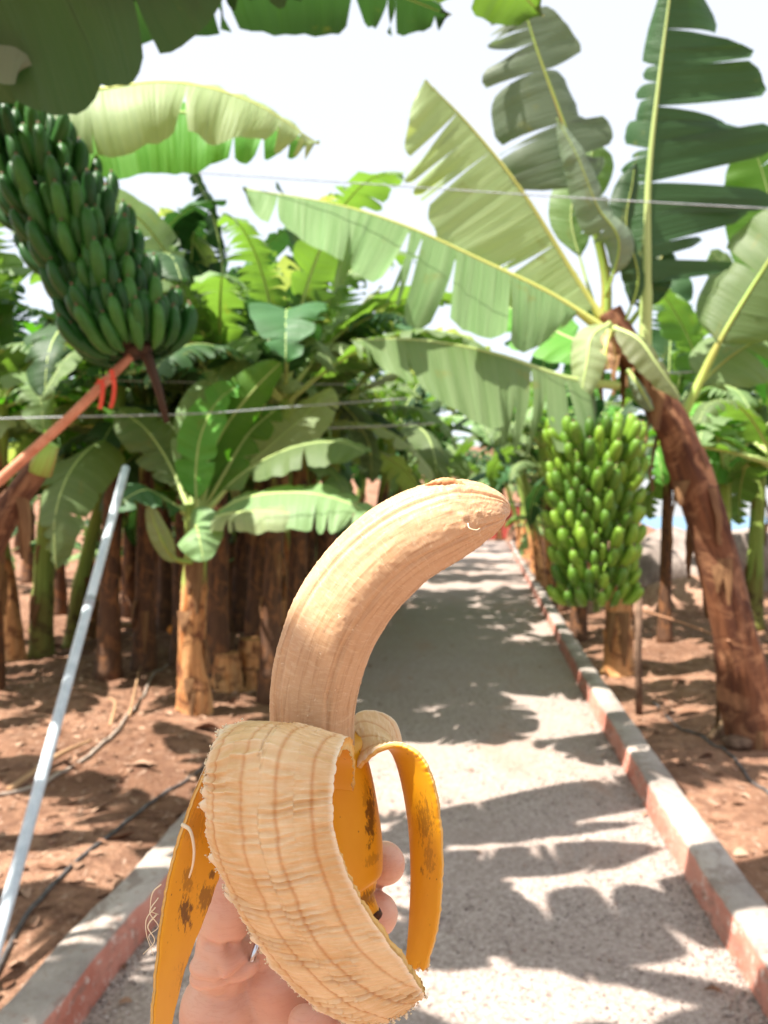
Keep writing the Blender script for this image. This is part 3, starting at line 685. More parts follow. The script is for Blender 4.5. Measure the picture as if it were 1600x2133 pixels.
b2 = bunch('large dark green banana bunch hanging at the upper left under the roofing leaves', [at(-90, 120, 2.5), at(0, 250, 2.45), at(90, 400, 2.42), at(175, 540, 2.4), at(258, 690, 2.4), at(295, 740, 2.4)], 13, 28, .09, 'fruit_dark', 'rachis_dark', 8, L=.145, r=.019,
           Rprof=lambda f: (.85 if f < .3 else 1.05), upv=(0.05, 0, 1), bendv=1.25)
# male stalk below the bunch
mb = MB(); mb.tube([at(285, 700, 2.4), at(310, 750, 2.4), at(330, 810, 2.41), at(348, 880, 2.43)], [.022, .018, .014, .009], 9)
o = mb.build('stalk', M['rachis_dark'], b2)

def wleaf(parent, pts, wl, wr, mat, **kw):  # crown leaves added overhead, mostly out of frame, to shade path, earth and banana
    mb, rb = leaf_mb(pts, wl, wr, (0, 0, 1), split=True, **kw)
    o = mb.build('leaf', M[mat], parent); rb.build('midrib', M['midrib'], o)
wleaf(lp, [(-2.0, 2.2, 2.75), (-1.5, 1.9, 3.2), (-.7, 2.0, 3.35), (.1, 2.2, 3.3), (.5, 2.4, 3.1)], .3, .3, 'leaf', ntear=7, gap=.05, seed=71)
wleaf(lp, [(-2.0, 2.2, 2.75), (-1.6, 2.7, 3.3), (-.9, 3.1, 3.75), (-.2, 3.3, 3.85), (.3, 3.4, 3.75)], .3, .3, 'leaf_dark', ntear=8, gap=.05, seed=72)
wleaf(lp, [(-2.0, 2.2, 2.75), (-1.5, 1.3, 3.2), (-.9, 1.2, 3.2), (-.2, 1.5, 3.1), (.1, 1.7, 2.95)], .26, .26, 'leaf', ntear=9, gap=.05, seed=73)
wleaf(lp, [(-2.0, 2.2, 2.75), (-2.0, 1.2, 3.1), (-1.5, .3, 3.1), (-.9, -.1, 2.8), (-.3, -.15, 2.45)], .34, .34, 'leaf_dark', ntear=2, gap=.02, seed=74, te=.6)  # added out of view to keep the sun off the peeled banana
wleaf(lp, [(-2.0, 2.2, 2.75), (-2.5, 2.6, 3.2), (-3.1, 3.1, 3.2), (-3.7, 3.6, 2.9)], .3, .3, 'leaf', ntear=9, gap=.05, seed=76)
wleaf(lp, [(-2.0, 2.2, 2.75), (-2.6, 2.0, 3.2), (-3.3, 1.9, 3.2), (-4.0, 1.9, 2.8)], .3, .3, 'leaf', ntear=9, gap=.05, seed=77)
wleaf(lp, [(-2.0, 2.2, 2.75), (-2.4, 1.6, 3.2), (-2.9, .9, 3.2), (-3.3, .2, 2.8)], .3, .3, 'leaf', ntear=12, gap=.05, seed=78)
wleaf(lp, [(-2.0, 2.2, 2.75), (-2.3, 2.8, 3.2), (-2.7, 3.6, 3.4), (-3.2, 4.4, 3.2)], .26, .26, 'leaf', ntear=12, gap=.05, seed=79)
wleaf(lp, [(-2.0, 2.2, 2.75), (-2.2, 3.0, 3.4), (-2.3, 4.2, 3.9), (-2.2, 5.2, 3.8)], .3, .3, 'leaf', ntear=9, gap=.05, seed=75)
# leaning cut stem at left, props and ties
cs = empty('cut_banana_plant', at(-200, 1560, 3.4), 'leaning ragged banana stem with a pale green cut top at the left edge', 'cut banana plant')
stem_obj(cs, [(-200, 1560, 3.2), (-80, 1250, 3.2), (20, 1060, 3.2), (92, 960, 3.2)], .075, .045, 'stem', 6, flaps=8)
mb = MB(); mb.tube([at(82, 985, 3.19), at(95, 950, 3.18), at(108, 925, 3.17)], [.05, .045, .03], 12); mb.build('cut_top', M['petiole'], cs)
mb = MB(); mb.tube([at(-420, 1260, 2.2), at(0, 1000, 2.3), at(150, 865, 2.34), at(272, 742, 2.38)], [.0165, .016, .015, .014], 14)
op = mb.build('prop_pole', M['pole_rust']); tag(op, 'orange brown pole slanting up to prop the dark banana bunch', 'pole')
tie = empty('tie', at(225, 800, 2.33), 'red plastic ribbon tied round the slanting orange pole', 'ribbon')
for pts in ([(205, 790), (214, 800), (212, 830), (208, 852)], [(232, 770), (238, 800), (236, 830), (230, 850)], [(200, 800), (222, 788), (240, 792)]):
    m2 = MB(); rows = []
    for i, (a, b) in enumerate(catmull([(float(x), float(y)) for x, y in pts], 8)):
        c = at(a, b, 2.315); rows.append([c + Vector((-.007, 0, 0)), c + Vector((0, -.003, 0)), c + Vector((.007, 0, 0))])
    m2.grid(rows, lambda i, j: (0, 0)); m2.build('ribbon_end', M['red_tie'], tie)
mb = MB(); a, b = at(-14, 1990, 2.45), at(262, 975, 4.5)
b0 = a + (a - b) * (a.z / (b.z - a.z)) * 1.03 if a.z > 0 else a
mb.tube([b0 + (b - b0) * k / 12 for k in range(13)], .0225, 18)
wp = mb.build('pole', M['white_paint']); tag(wp, 'long white metal pole leaning in the earth left of the path', 'pole')
mb = MB(); c = b0 + (b - b0) * .62; d = (b - b0).normalized(); mb.tube([c - d * .03, c + d * .03], .0243, 18); mb.build('pole_joint', M['wire'], wp)

# ================================================================== small plant left of path
sp = empty('banana_plant', at(405, 1510, 5.55), 'young banana plant with orange stem and upright bright green leaves left of the path', 'banana plant', 'banana plants of the plantation')
stem_obj(sp, [(408, 1525, 5.55), (400, 1400, 5.55), (402, 1250, 5.52), (408, 1150, 5.5), (405, 1050, 5.5)], .115, .065, 'stem_orange', 2, rough=.10, flaps=12)
hero_leaf(sp, [(410, 1070, 5.45), (425, 980, 5.4), (468, 890, 5.3), (530, 810, 5.2), (585, 755, 5.1)], .2, .16, (.1, -1, .3), 'leaf_bright', 'midrib', fold=(-.1, .5), droop=(.1, .5), t0=.08, ntear=0, seed=51, te=.7, lean=.15)
hero_leaf(sp, [(412, 1075, 5.4), (408, 990, 5.35), (418, 910, 5.3), (450, 840, 5.25), (500, 800, 5.2)], .16, .2, (-.5, -1, .2), 'leaf_bright', 'midrib', fold=(-.3, -.2), droop=(.1, .2), t0=.1, ntear=2, seed=61, te=.7)
hero_leaf(sp, [(412, 1080, 5.5), (470, 980, 5.45), (520, 900, 5.5), (590, 840, 5.5)], .12, .17, (.4, -.8, .5), 'leaf_bright', 'midrib', fold=(.1, .3), droop=(.3, .6), t0=.1, ntear=5, gap=.04, seed=62, te=.8)
hero_leaf(sp, [(412, 1080, 5.45), (440, 960, 5.4), (440, 860, 5.4), (455, 775, 5.4)], .15, .15, (.1, -1, .1), 'leaf', 'midrib', fold=(.2, .2), droop=(.4, .4), t0=.35, ntear=3, seed=63, te=.6)
hero_leaf(sp, [(412, 1080, 5.5), (480, 1000, 5.6), (560, 930, 5.7), (640, 860, 5.8), (692, 805, 5.9)], .22, .22, (-.2, -.8, .6), 'leaf_pale', 'midrib', fold=(.1, .3), droop=(.3, .5), t0=.3, ntear=2, gap=.04, seed=52, te=.8)
hero_leaf(sp, [(412, 1080, 5.45), (500, 990, 5.3), (600, 935, 5.1), (700, 920, 4.95), (772, 945, 4.85)], .2, .27, (0, -.45, 1), 'leaf', 'midrib', fold=(.1, .2), droop=(.3, .6), t0=.15, ntear=3, gap=.03, seed=53)
hero_leaf(sp, [(410, 1100, 5.4), (500, 1040, 5.1), (620, 1025, 4.9), (720, 1045, 4.8), (790, 1085, 4.7)], .15, .3, (0, -.5, 1), 'leaf', 'midrib', fold=(.0, .3), droop=(.3, .5), t0=.12, ntear=4, gap=.03, seed=54)
hero_leaf(sp, [(405, 1090, 5.4), (470, 1070, 5.0), (560, 1065, 4.8), (650, 1075, 4.75)], .14, .16, (0, -.6, .9), 'leaf_pale', 'midrib', fold=(.1, .3), droop=(.3, .5), t0=.1, ntear=3, gap=.03, seed=55)
hero_leaf(sp, [(400, 1170, 5.4), (360, 1160, 5.2), (330, 1110, 5.1), (310, 1050, 5.05)], .07, .07, (0, -1, .3), 'leaf_pale', 'petiole', fold=(.1, .1), droop=(.3, .3), t0=.25, ntear=0, seed=56)
hero_leaf(sp, [(400, 1130, 5.3), (408, 1095, 5.1), (415, 1120, 4.95), (425, 1170, 4.9)], .16, .16, (0, -1, .4), 'leaf', 'midrib', fold=(.1, .1), droop=(.4, .4), t0=.05, ntear=0, seed=57)
hero_leaf(sp, [(400, 1060, 5.6), (400, 960, 5.7), (415, 860, 5.7), (450, 770, 5.7)], .2, .2, (.1, -1, .1), 'leaf', 'midrib', fold=(.1, .1), droop=(.4, .4), t0=.2, ntear=2, gap=.03, seed=58)
hero_leaf(sp, [(395, 1060, 5.6), (350, 960, 5.8), (300, 890, 5.8), (240, 850, 5.8)], .22, .22, (.1, -.7, .6), 'leaf', 'midrib', fold=(.1, .1), droop=(.4, .4), t0=.15, ntear=3, gap=.03, seed=59)
hero_leaf(sp, [(395, 1070, 5.5), (345, 1040, 5.3), (300, 1020, 5.1), (230, 1060, 5.0)], .18, .18, (.1, -.6, .7), 'leaf_dark', 'midrib', fold=(.1, .1), droop=(.4, .4), t0=.1, ntear=3, gap=.03, seed=60)

# ================================================================== background plants
BG = [ # px, Y, h, lean, nleaf, mats, stem, r, seed, label
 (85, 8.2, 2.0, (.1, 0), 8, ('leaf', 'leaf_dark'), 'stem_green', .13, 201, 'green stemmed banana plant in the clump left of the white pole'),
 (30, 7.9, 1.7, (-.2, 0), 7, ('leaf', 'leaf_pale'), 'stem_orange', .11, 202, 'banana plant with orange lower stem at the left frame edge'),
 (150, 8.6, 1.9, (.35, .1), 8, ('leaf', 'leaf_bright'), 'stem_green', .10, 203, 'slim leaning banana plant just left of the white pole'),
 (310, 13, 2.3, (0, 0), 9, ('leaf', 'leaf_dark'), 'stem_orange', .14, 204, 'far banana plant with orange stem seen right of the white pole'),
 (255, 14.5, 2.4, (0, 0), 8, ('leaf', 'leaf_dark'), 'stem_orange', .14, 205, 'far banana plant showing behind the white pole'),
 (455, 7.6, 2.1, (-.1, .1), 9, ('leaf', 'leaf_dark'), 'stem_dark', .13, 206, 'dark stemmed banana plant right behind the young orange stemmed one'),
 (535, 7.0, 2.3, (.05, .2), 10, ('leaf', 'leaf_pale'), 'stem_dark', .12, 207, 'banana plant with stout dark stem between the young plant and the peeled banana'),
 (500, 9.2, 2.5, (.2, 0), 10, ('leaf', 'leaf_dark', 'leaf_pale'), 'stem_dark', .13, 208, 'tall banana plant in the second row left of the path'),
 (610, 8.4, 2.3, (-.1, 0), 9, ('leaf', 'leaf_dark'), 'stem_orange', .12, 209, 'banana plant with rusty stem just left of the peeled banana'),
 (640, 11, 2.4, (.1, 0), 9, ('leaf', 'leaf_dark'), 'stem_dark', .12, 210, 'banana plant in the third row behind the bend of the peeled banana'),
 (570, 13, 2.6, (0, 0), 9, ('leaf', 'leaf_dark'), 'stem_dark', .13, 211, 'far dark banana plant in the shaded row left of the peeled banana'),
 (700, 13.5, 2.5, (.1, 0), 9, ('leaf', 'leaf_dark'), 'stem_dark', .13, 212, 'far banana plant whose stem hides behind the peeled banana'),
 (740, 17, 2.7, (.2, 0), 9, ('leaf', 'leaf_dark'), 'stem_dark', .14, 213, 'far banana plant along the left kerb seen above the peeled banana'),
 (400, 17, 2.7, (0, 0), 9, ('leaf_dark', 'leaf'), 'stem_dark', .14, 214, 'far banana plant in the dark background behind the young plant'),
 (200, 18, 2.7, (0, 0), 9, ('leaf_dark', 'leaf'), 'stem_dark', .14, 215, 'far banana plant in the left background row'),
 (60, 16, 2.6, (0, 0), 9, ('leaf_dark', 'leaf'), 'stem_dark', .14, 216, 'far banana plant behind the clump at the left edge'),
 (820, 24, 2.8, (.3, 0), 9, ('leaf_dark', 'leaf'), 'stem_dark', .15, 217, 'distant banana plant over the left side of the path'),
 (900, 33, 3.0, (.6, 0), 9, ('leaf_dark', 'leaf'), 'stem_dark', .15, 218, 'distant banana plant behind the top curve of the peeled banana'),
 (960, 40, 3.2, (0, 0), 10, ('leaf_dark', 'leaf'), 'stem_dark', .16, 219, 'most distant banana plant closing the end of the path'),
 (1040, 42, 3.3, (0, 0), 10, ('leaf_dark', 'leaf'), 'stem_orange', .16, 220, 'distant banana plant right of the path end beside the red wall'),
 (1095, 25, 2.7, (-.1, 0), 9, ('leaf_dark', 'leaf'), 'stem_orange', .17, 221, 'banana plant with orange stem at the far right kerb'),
 (1125, 21, 2.6, (-.2, 0), 9, ('leaf_dark',), 'stem_orange', .15, 222, 'banana plant with thin orange stem between the far kerb and the light green bunch'),
 (1175, 16, 2.6, (-.2, 0), 9, ('leaf_dark',), 'stem_dark', .14, 223, 'dark leaved banana plant behind the left side of the light green bunch'),
 (1385, 8.6, 2.5, (.05, 0), 6, ('leaf_dark', 'leaf'), 'stem_dark', .075, 225, 'slim dark banana stem standing between the bunch and the leaning plant'),
 (1570, 9.8, 2.4, (.1, 0), 7, ('leaf', 'leaf_dark', 'leaf_bright'), 'stem_green', .12, 226, 'green banana plant behind the leaning brown stem at the right'),
 (1480, 13, 2.5, (0, 0), 8, ('leaf', 'leaf_bright'), 'stem_dark', .12, 227, 'banana plant farther back behind the top of the leaning brown stem'),
 (1230, 12, 2.3, (0, .1), 7, ('leaf', 'leaf_dark'), 'stem_orange', .12, 228, 'banana plant directly behind the light green bunch'),
 (300, 6.9, 2.2, (.0, .1), 9, ('leaf', 'leaf_pale'), 'stem_dark', .10, 229, 'banana plant behind the upper white pole and the dark bunch stalk'),
 (-160, 6.2, 2.2, (.2, 0), 9, ('leaf_bright', 'leaf'), 'stem_dark', .12, 230, 'banana plant outside the left edge reaching in with bright leaves'),
 (330, 10.5, 2.9, (.1, 0), 9, ('leaf', 'leaf_dark'), 'stem_dark', .13, 231, 'tall banana plant rising behind the tip of the dark bunch'),
 (675, 7.7, 2.6, (.1, 0), 8, ('leaf', 'leaf_pale'), 'stem_dark', .12, 232, 'banana plant above the peeled banana whose leaves fill the middle of the canopy'),
]
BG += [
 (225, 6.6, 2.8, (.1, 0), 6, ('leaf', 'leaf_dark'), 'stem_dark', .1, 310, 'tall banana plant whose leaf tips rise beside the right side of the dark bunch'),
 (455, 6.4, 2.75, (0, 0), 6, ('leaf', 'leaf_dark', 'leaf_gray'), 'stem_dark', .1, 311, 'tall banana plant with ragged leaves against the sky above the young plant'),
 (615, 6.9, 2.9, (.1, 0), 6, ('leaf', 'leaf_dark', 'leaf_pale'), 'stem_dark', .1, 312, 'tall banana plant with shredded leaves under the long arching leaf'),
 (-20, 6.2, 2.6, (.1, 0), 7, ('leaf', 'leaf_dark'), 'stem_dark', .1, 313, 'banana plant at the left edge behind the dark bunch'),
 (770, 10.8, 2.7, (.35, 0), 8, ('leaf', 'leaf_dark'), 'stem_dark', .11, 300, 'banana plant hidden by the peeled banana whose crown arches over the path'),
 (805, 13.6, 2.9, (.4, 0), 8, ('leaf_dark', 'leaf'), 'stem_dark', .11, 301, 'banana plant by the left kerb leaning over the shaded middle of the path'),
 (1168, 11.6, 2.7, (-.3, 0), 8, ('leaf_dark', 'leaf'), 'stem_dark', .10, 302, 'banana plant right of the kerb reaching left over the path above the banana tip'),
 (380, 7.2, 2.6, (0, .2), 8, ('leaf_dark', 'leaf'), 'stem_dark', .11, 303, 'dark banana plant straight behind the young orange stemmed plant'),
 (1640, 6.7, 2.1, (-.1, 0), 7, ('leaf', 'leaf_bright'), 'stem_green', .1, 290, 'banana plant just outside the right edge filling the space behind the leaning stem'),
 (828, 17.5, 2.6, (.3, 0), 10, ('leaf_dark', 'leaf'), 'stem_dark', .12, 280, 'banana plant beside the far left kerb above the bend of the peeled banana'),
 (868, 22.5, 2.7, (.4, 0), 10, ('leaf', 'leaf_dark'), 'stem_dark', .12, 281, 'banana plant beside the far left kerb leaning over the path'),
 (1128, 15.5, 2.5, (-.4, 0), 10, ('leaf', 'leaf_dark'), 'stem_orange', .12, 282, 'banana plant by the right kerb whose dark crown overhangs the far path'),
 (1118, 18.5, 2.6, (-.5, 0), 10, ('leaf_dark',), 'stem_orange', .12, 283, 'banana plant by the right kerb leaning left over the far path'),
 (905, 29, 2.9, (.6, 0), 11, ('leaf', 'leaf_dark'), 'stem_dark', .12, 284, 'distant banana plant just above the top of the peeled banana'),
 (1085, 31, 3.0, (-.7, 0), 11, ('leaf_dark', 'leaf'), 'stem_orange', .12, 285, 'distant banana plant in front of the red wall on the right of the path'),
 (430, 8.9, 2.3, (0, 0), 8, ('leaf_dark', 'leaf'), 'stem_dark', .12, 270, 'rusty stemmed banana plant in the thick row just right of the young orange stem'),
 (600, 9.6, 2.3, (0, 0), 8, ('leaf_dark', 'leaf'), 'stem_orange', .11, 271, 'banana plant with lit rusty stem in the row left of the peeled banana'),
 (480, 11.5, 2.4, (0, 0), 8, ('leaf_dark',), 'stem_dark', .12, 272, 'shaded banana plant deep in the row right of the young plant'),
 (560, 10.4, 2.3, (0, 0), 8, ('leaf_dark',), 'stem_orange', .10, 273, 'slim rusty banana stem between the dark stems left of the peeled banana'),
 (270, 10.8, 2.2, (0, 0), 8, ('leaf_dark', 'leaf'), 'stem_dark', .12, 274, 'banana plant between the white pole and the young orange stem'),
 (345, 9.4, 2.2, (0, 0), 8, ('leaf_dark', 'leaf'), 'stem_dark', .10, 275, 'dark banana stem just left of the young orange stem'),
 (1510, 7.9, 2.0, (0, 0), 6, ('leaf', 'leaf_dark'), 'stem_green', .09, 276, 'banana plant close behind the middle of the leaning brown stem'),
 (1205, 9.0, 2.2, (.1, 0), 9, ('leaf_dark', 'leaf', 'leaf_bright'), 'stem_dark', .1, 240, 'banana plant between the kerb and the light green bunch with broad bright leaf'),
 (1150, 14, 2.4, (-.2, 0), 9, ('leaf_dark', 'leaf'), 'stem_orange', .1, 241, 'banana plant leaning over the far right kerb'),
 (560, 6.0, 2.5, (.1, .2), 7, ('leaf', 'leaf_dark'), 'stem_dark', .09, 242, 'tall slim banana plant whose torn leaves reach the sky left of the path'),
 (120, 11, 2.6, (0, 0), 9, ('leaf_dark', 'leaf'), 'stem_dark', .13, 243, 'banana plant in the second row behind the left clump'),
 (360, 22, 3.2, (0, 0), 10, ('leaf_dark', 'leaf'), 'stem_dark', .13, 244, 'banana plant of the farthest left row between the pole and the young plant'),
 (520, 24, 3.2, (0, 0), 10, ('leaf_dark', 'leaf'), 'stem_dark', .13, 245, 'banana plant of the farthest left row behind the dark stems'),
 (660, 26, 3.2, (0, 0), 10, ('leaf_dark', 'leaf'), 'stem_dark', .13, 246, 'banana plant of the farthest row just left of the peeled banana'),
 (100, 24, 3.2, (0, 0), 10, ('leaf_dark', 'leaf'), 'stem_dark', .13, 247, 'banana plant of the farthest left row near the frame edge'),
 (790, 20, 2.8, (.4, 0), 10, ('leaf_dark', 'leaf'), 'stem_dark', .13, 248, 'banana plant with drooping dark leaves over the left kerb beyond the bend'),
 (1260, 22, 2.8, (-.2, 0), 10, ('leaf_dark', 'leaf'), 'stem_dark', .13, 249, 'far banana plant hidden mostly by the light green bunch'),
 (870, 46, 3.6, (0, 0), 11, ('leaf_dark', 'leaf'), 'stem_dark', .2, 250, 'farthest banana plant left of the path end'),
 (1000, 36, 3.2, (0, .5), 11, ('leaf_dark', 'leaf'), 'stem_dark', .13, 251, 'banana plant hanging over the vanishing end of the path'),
]
# row plants from the list, placed by image column and depth
for (px, Yd, h, lean, nl, mats, stem, r, seed, label) in BG:
    x = (px - 800) / 1600 * Yd
    banana_plant('banana_plant', x, Yd, h, label, seed, nl + 7, mats, stem, r, lean, scale=1.12)
SUCK = random.Random(77)
for i in range(26):
    Yd = SUCK.uniform(11, 30); px = SUCK.uniform(-50, 690) if i < 20 else SUCK.uniform(1130, 1260)
    banana_plant('banana_plant', (px - 800) / 1600 * Yd, Yd, SUCK.uniform(.7, 1.5), 'low banana sucker with drooping leaves among the dark stems of the far rows', 500 + i, 8, ('leaf_dark', 'leaf'), 'stem_dark', .09, (0, 0), scale=.85, group='low suckers in the far rows')
# stumps with orange sheaths
def stump(px, Yd, h, r, label, seed, mat='stem_orange', lean=0):
    x = (px - 800) / 1600 * Yd; z = gz(x, Yd)
    t = empty('banana_stump', (x, Yd, z), label, 'banana stump', 'banana stumps')
    link('pseudostem', stem_mb([(0, 0, -.05), (lean * .4, 0, h * .5), (lean, 0, h)], r, r * .75, seed, 18, 20, flaps=5).mesh('pseudostem', [M[mat], M['dry']]), t, Matrix())
stump(1288, 7.1, .95, .14, 'orange banana stump under the light green bunch', 301)
stump(1110, 24, 1.3, .16, 'orange stump beside the far end of the right kerb', 305)
stump(530, 6.6, .42, .17, 'short rusty stump between the young plant and the peeled banana', 302)
stump(470, 6.4, .3, .15, 'low broken stump right behind the young orange stem', 303)
stump(585, 7.6, .6, .13, 'rusty stump hard against the left of the peeled banana', 304)
stump(175, 9.0, .7, .13, 'leaning orange stump left of the white pole foot', 306, lean=.2)
# thin wooden post
mb = MB(); x = (1332 - 800) / 1600 * 5.7
mb.tube([(x, 5.7, 0), (x - .01, 5.7, .5), (x, 5.7, 1.02)], .026, 10)
tag(mb.build('post', M['wood']), 'thin dark wooden post standing beneath the light green bunch', 'post')
# rope and wires
def wire(name, pts, r, mat, label, cat='wire', group=None):
    mb = MB(); mb.tube([Vector(p) for p in catmull([at(*p) for p in pts], 30)], r, 6)
    return tag(mb.build(name, M[mat]), label, cat, group)
wire('wire', [(-300, 320, 4.2), (180, 345, 4.2), (720, 380, 4.2), (1200, 412, 4.2), (1800, 445, 4.2)], .0035, 'wire', 'thin wire crossing the sky high over the path')
wire('wire', [(-300, 885, 5.0), (0, 872, 5.0), (400, 862, 5.0), (600, 848, 5.1), (850, 830, 5.3)], .005, 'wire', 'slack grey wire passing behind the slanting orange pole')
wire('wire', [(230, 792, 6.0), (330, 795, 6.0), (620, 800, 6.2), (900, 800, 6.5), (1100, 790, 6.8)], .004, 'wire', 'thin wire running behind the dark bunch stalk into the canopy')
wire('wire', [(660, 892, 6.3), (780, 888, 6.3), (905, 882, 6.3)], .009, 'wire', 'short thick pale cable above the curve of the peeled banana')
wire('wire', [(1380, 778, 5.2), (1500, 772, 5.2), (1750, 765, 5.2)], .005, 'wire', 'wire running off right behind the leaning brown stem')
wire('rope', [(1335, 1270, 5.7), (1430, 1300, 5.4), (1520, 1335, 4.85)], .006, 'cord', 'brown rope from the thin post to the leaning brown stem', 'rope')
def hose(pts, r, mat, label):
    P = []
    for px, py in pts:
        Yd = CAMH * 1600 / (py - 1066.5); x = (px - 800) / 1600 * Yd; z = gz(x, Yd)
        P.append((x, Yd))
    C2 = catmull(P, 60); mb = MB()
    mb.tube([(x, y, gz(x, y) + r * .8) for x, y in C2], r, 8)
    tag(mb.build('hose', M[mat]), label, 'hose', 'irrigation hoses')
hose([(-60, 2200), (0, 2050), (60, 1950), (150, 1850), (250, 1760), (330, 1690), (400, 1640), (470, 1580)], .009, 'hose', 'dark irrigation hose nearest the left kerb')
hose([(-40, 1720), (60, 1690), (160, 1640), (240, 1570), (280, 1500), (330, 1430), (420, 1380)], .011, 'hose_pale', 'pale irrigation hose curving behind the white pole')
hose([(1360, 1480), (1420, 1530), (1500, 1580), (1600, 1690), (1700, 1800)], .009, 'hose', 'dark irrigation hose on the earth right of the right kerb')
# dry branches / leaf ribs on the earth
def twig(pts, r, label, mat='dry_pale'):
    P = []
    for px, py, dz in pts:
        Yd = CAMH * 1600 / (py - 1066.5); x = (px - 800) / 1600 * Yd; P.append((x, Yd, gz(x, Yd) + r + dz))
    mb = MB(); mb.tube([Vector(p) for p in catmull(P, 16)], [r * (1 - .5 * i / 16) for i in range(17)], 7)
    tag(mb.build('dry_stalk', M[mat]), label, 'dry stalk', 'dry leaf stalks on the earth')
twig([(230, 1560, 0), (240, 1520, .06), (225, 1500, .08)], .012, 'bent pale dry stalk between the two hoses')
twig([(270, 1530, 0), (290, 1440, .03), (305, 1415, .05)], .011, 'straight dry stalk leaning on the pale hose')
twig([(20, 1700, .0), (120, 1640, .02), (190, 1605, .02)], .018, 'thick pale dry stalk left of the white pole')
twig([(150, 1345, 0), (260, 1330, .02), (370, 1320, .02)], .04, 'long pale dry stalk lying in front of the young orange stem')
twig([(1480, 1560, .0), (1540, 1500, .03), (1600, 1480, .04)], .02, 'dry stalk at the foot of the leaning brown stem')
# rocks right
def rock(px, py, Yd, s, label, seed, mat='rock'):
    bm = bmesh.new(); bmesh.ops.create_icosphere(bm, subdivisions=3, radius=1)
    for v in bm.verts:
        v.co *= 1 + .35 * N1(*(v.co * 1.3 + Vector((seed, 0, 0)))) + .12 * N1(*(v.co * 4))
        v.co.x *= s[0]; v.co.y *= s[1]; v.co.z *= s[2]
    me = bpy.data.meshes.new('rock'); bm.to_mesh(me); bm.free(); me.materials.append(M[mat])
    for p in me.polygons: p.use_smooth = True
    o = link('rock', me); o.location = at(px, py, Yd); tag(o, label, 'rock', 'rocks')
rock(1400, 1160, 20, (1.5, 1.0, .7), 'pale boulder between the bunch and the leaning brown stem', 1)
rock(1470, 1190, 18, (1.3, 1.0, .6), 'pale boulder behind the leaning brown stem', 2)
rock(1350, 1190, 15, (.7, .7, .6), 'grey boulder touching the right side of the light green bunch', 3)
rock(1440, 1270, 11.5, (.9, .6, .45), 'low stone mound behind the slim dark stem', 4, 'stone')
rock(1585, 1200, 15, (1.6, 1, 1.0), 'pale boulder at the right frame edge', 5)
rock(1540, 1545, 4.9, (.10, .08, .04), 'small dark stone at the foot of the leaning stem', 6, 'wood')
mb = MB(); rnd = random.Random(31)
for i in range(130):
    y = 1.8 + 9 * rnd.random(); l, r_ = edge(PL, y), edge(PR, y); x = l + (r_ - l) * (rnd.random() ** 3 if rnd.random() < .4 else 1 - rnd.random() ** 2.4)
    L = rnd.uniform(.012, .06); W = L * rnd.uniform(.08, .3); a = rnd.uniform(0, 6.28); d = Vector((math.cos(a), math.sin(a), 0)); sd = Vector((-d.y, d.x, .3)); rows = []
    for k in range(5):
        t = k / 4; c_ = Vector((x, y, .02)) + d * L * (t - .5) + Vector((0, 0, L * .2 * math.sin(t * 3.14))); ww = W * math.sin(.35 + t * 2.4); rows.append([c_ - sd * ww, c_ + sd * ww])
    mb.grid(rows, lambda i, j: (j * .5, i * .1))
tag(mb.build('leaf_scraps', M['litter']), 'few dry leaf scraps blown onto the gravel path', 'leaf litter', kind='stuff')
# little orange fruit on the ground
bm = bmesh.new(); bmesh.ops.create_uvsphere(bm, u_segments=16, v_segments=10, radius=.045)
for v in bm.verts: v.co.x *= 1.1; v.co *= 1 + .05 * N1(*(v.co * 30))
me = bpy.data.meshes.new('orange_bloom'); bm.to_mesh(me); bm.free(); me.materials.append(M['orange'])
for p in me.polygons: p.use_smooth = True
o = link('flower', me); o.location = at(360, 1312, 7.4); mb = MB(); mb.tube([(0, 0, -.04), (0.02, 0, -.3), (0, .02, -.5)], .006, 6); mb.build('flower_stem', M['petiole']).parent = o
tag(o, 'small bright orange bloom left of the young orange stem', 'flower')
# red wall at the end of the path
rw = empty('wall', (6.2, 44, 0), 'low dark red wall closing the far end of the path', 'wall')
def boxm(name, x0, y0, z0, x1, y1, z1, mat, parent):
    bm = bmesh.new(); bmesh.ops.create_cube(bm, size=1)
    for v in bm.verts: v.co = Vector(((x0 + x1) / 2 + v.co.x * (x1 - x0), (y0 + y1) / 2 + v.co.y * (y1 - y0), (z0 + z1) / 2 + v.co.z * (z1 - z0)))
    bmesh.ops.bevel(bm, geom=bm.edges[:], offset=.02, segments=2, affect='EDGES')
    me = bpy.data.meshes.new(name); bm.to_mesh(me); bm.free(); me.materials.append(M[mat]); return link(name, me, parent, Matrix())
boxm('wall_face', -1.6, 0, 0, 3.2, .25, 1.9, 'red_wall', rw)
boxm('coping', -1.65, -.05, 1.902, 3.25, .3, 2.0, 'kerb_top', rw)

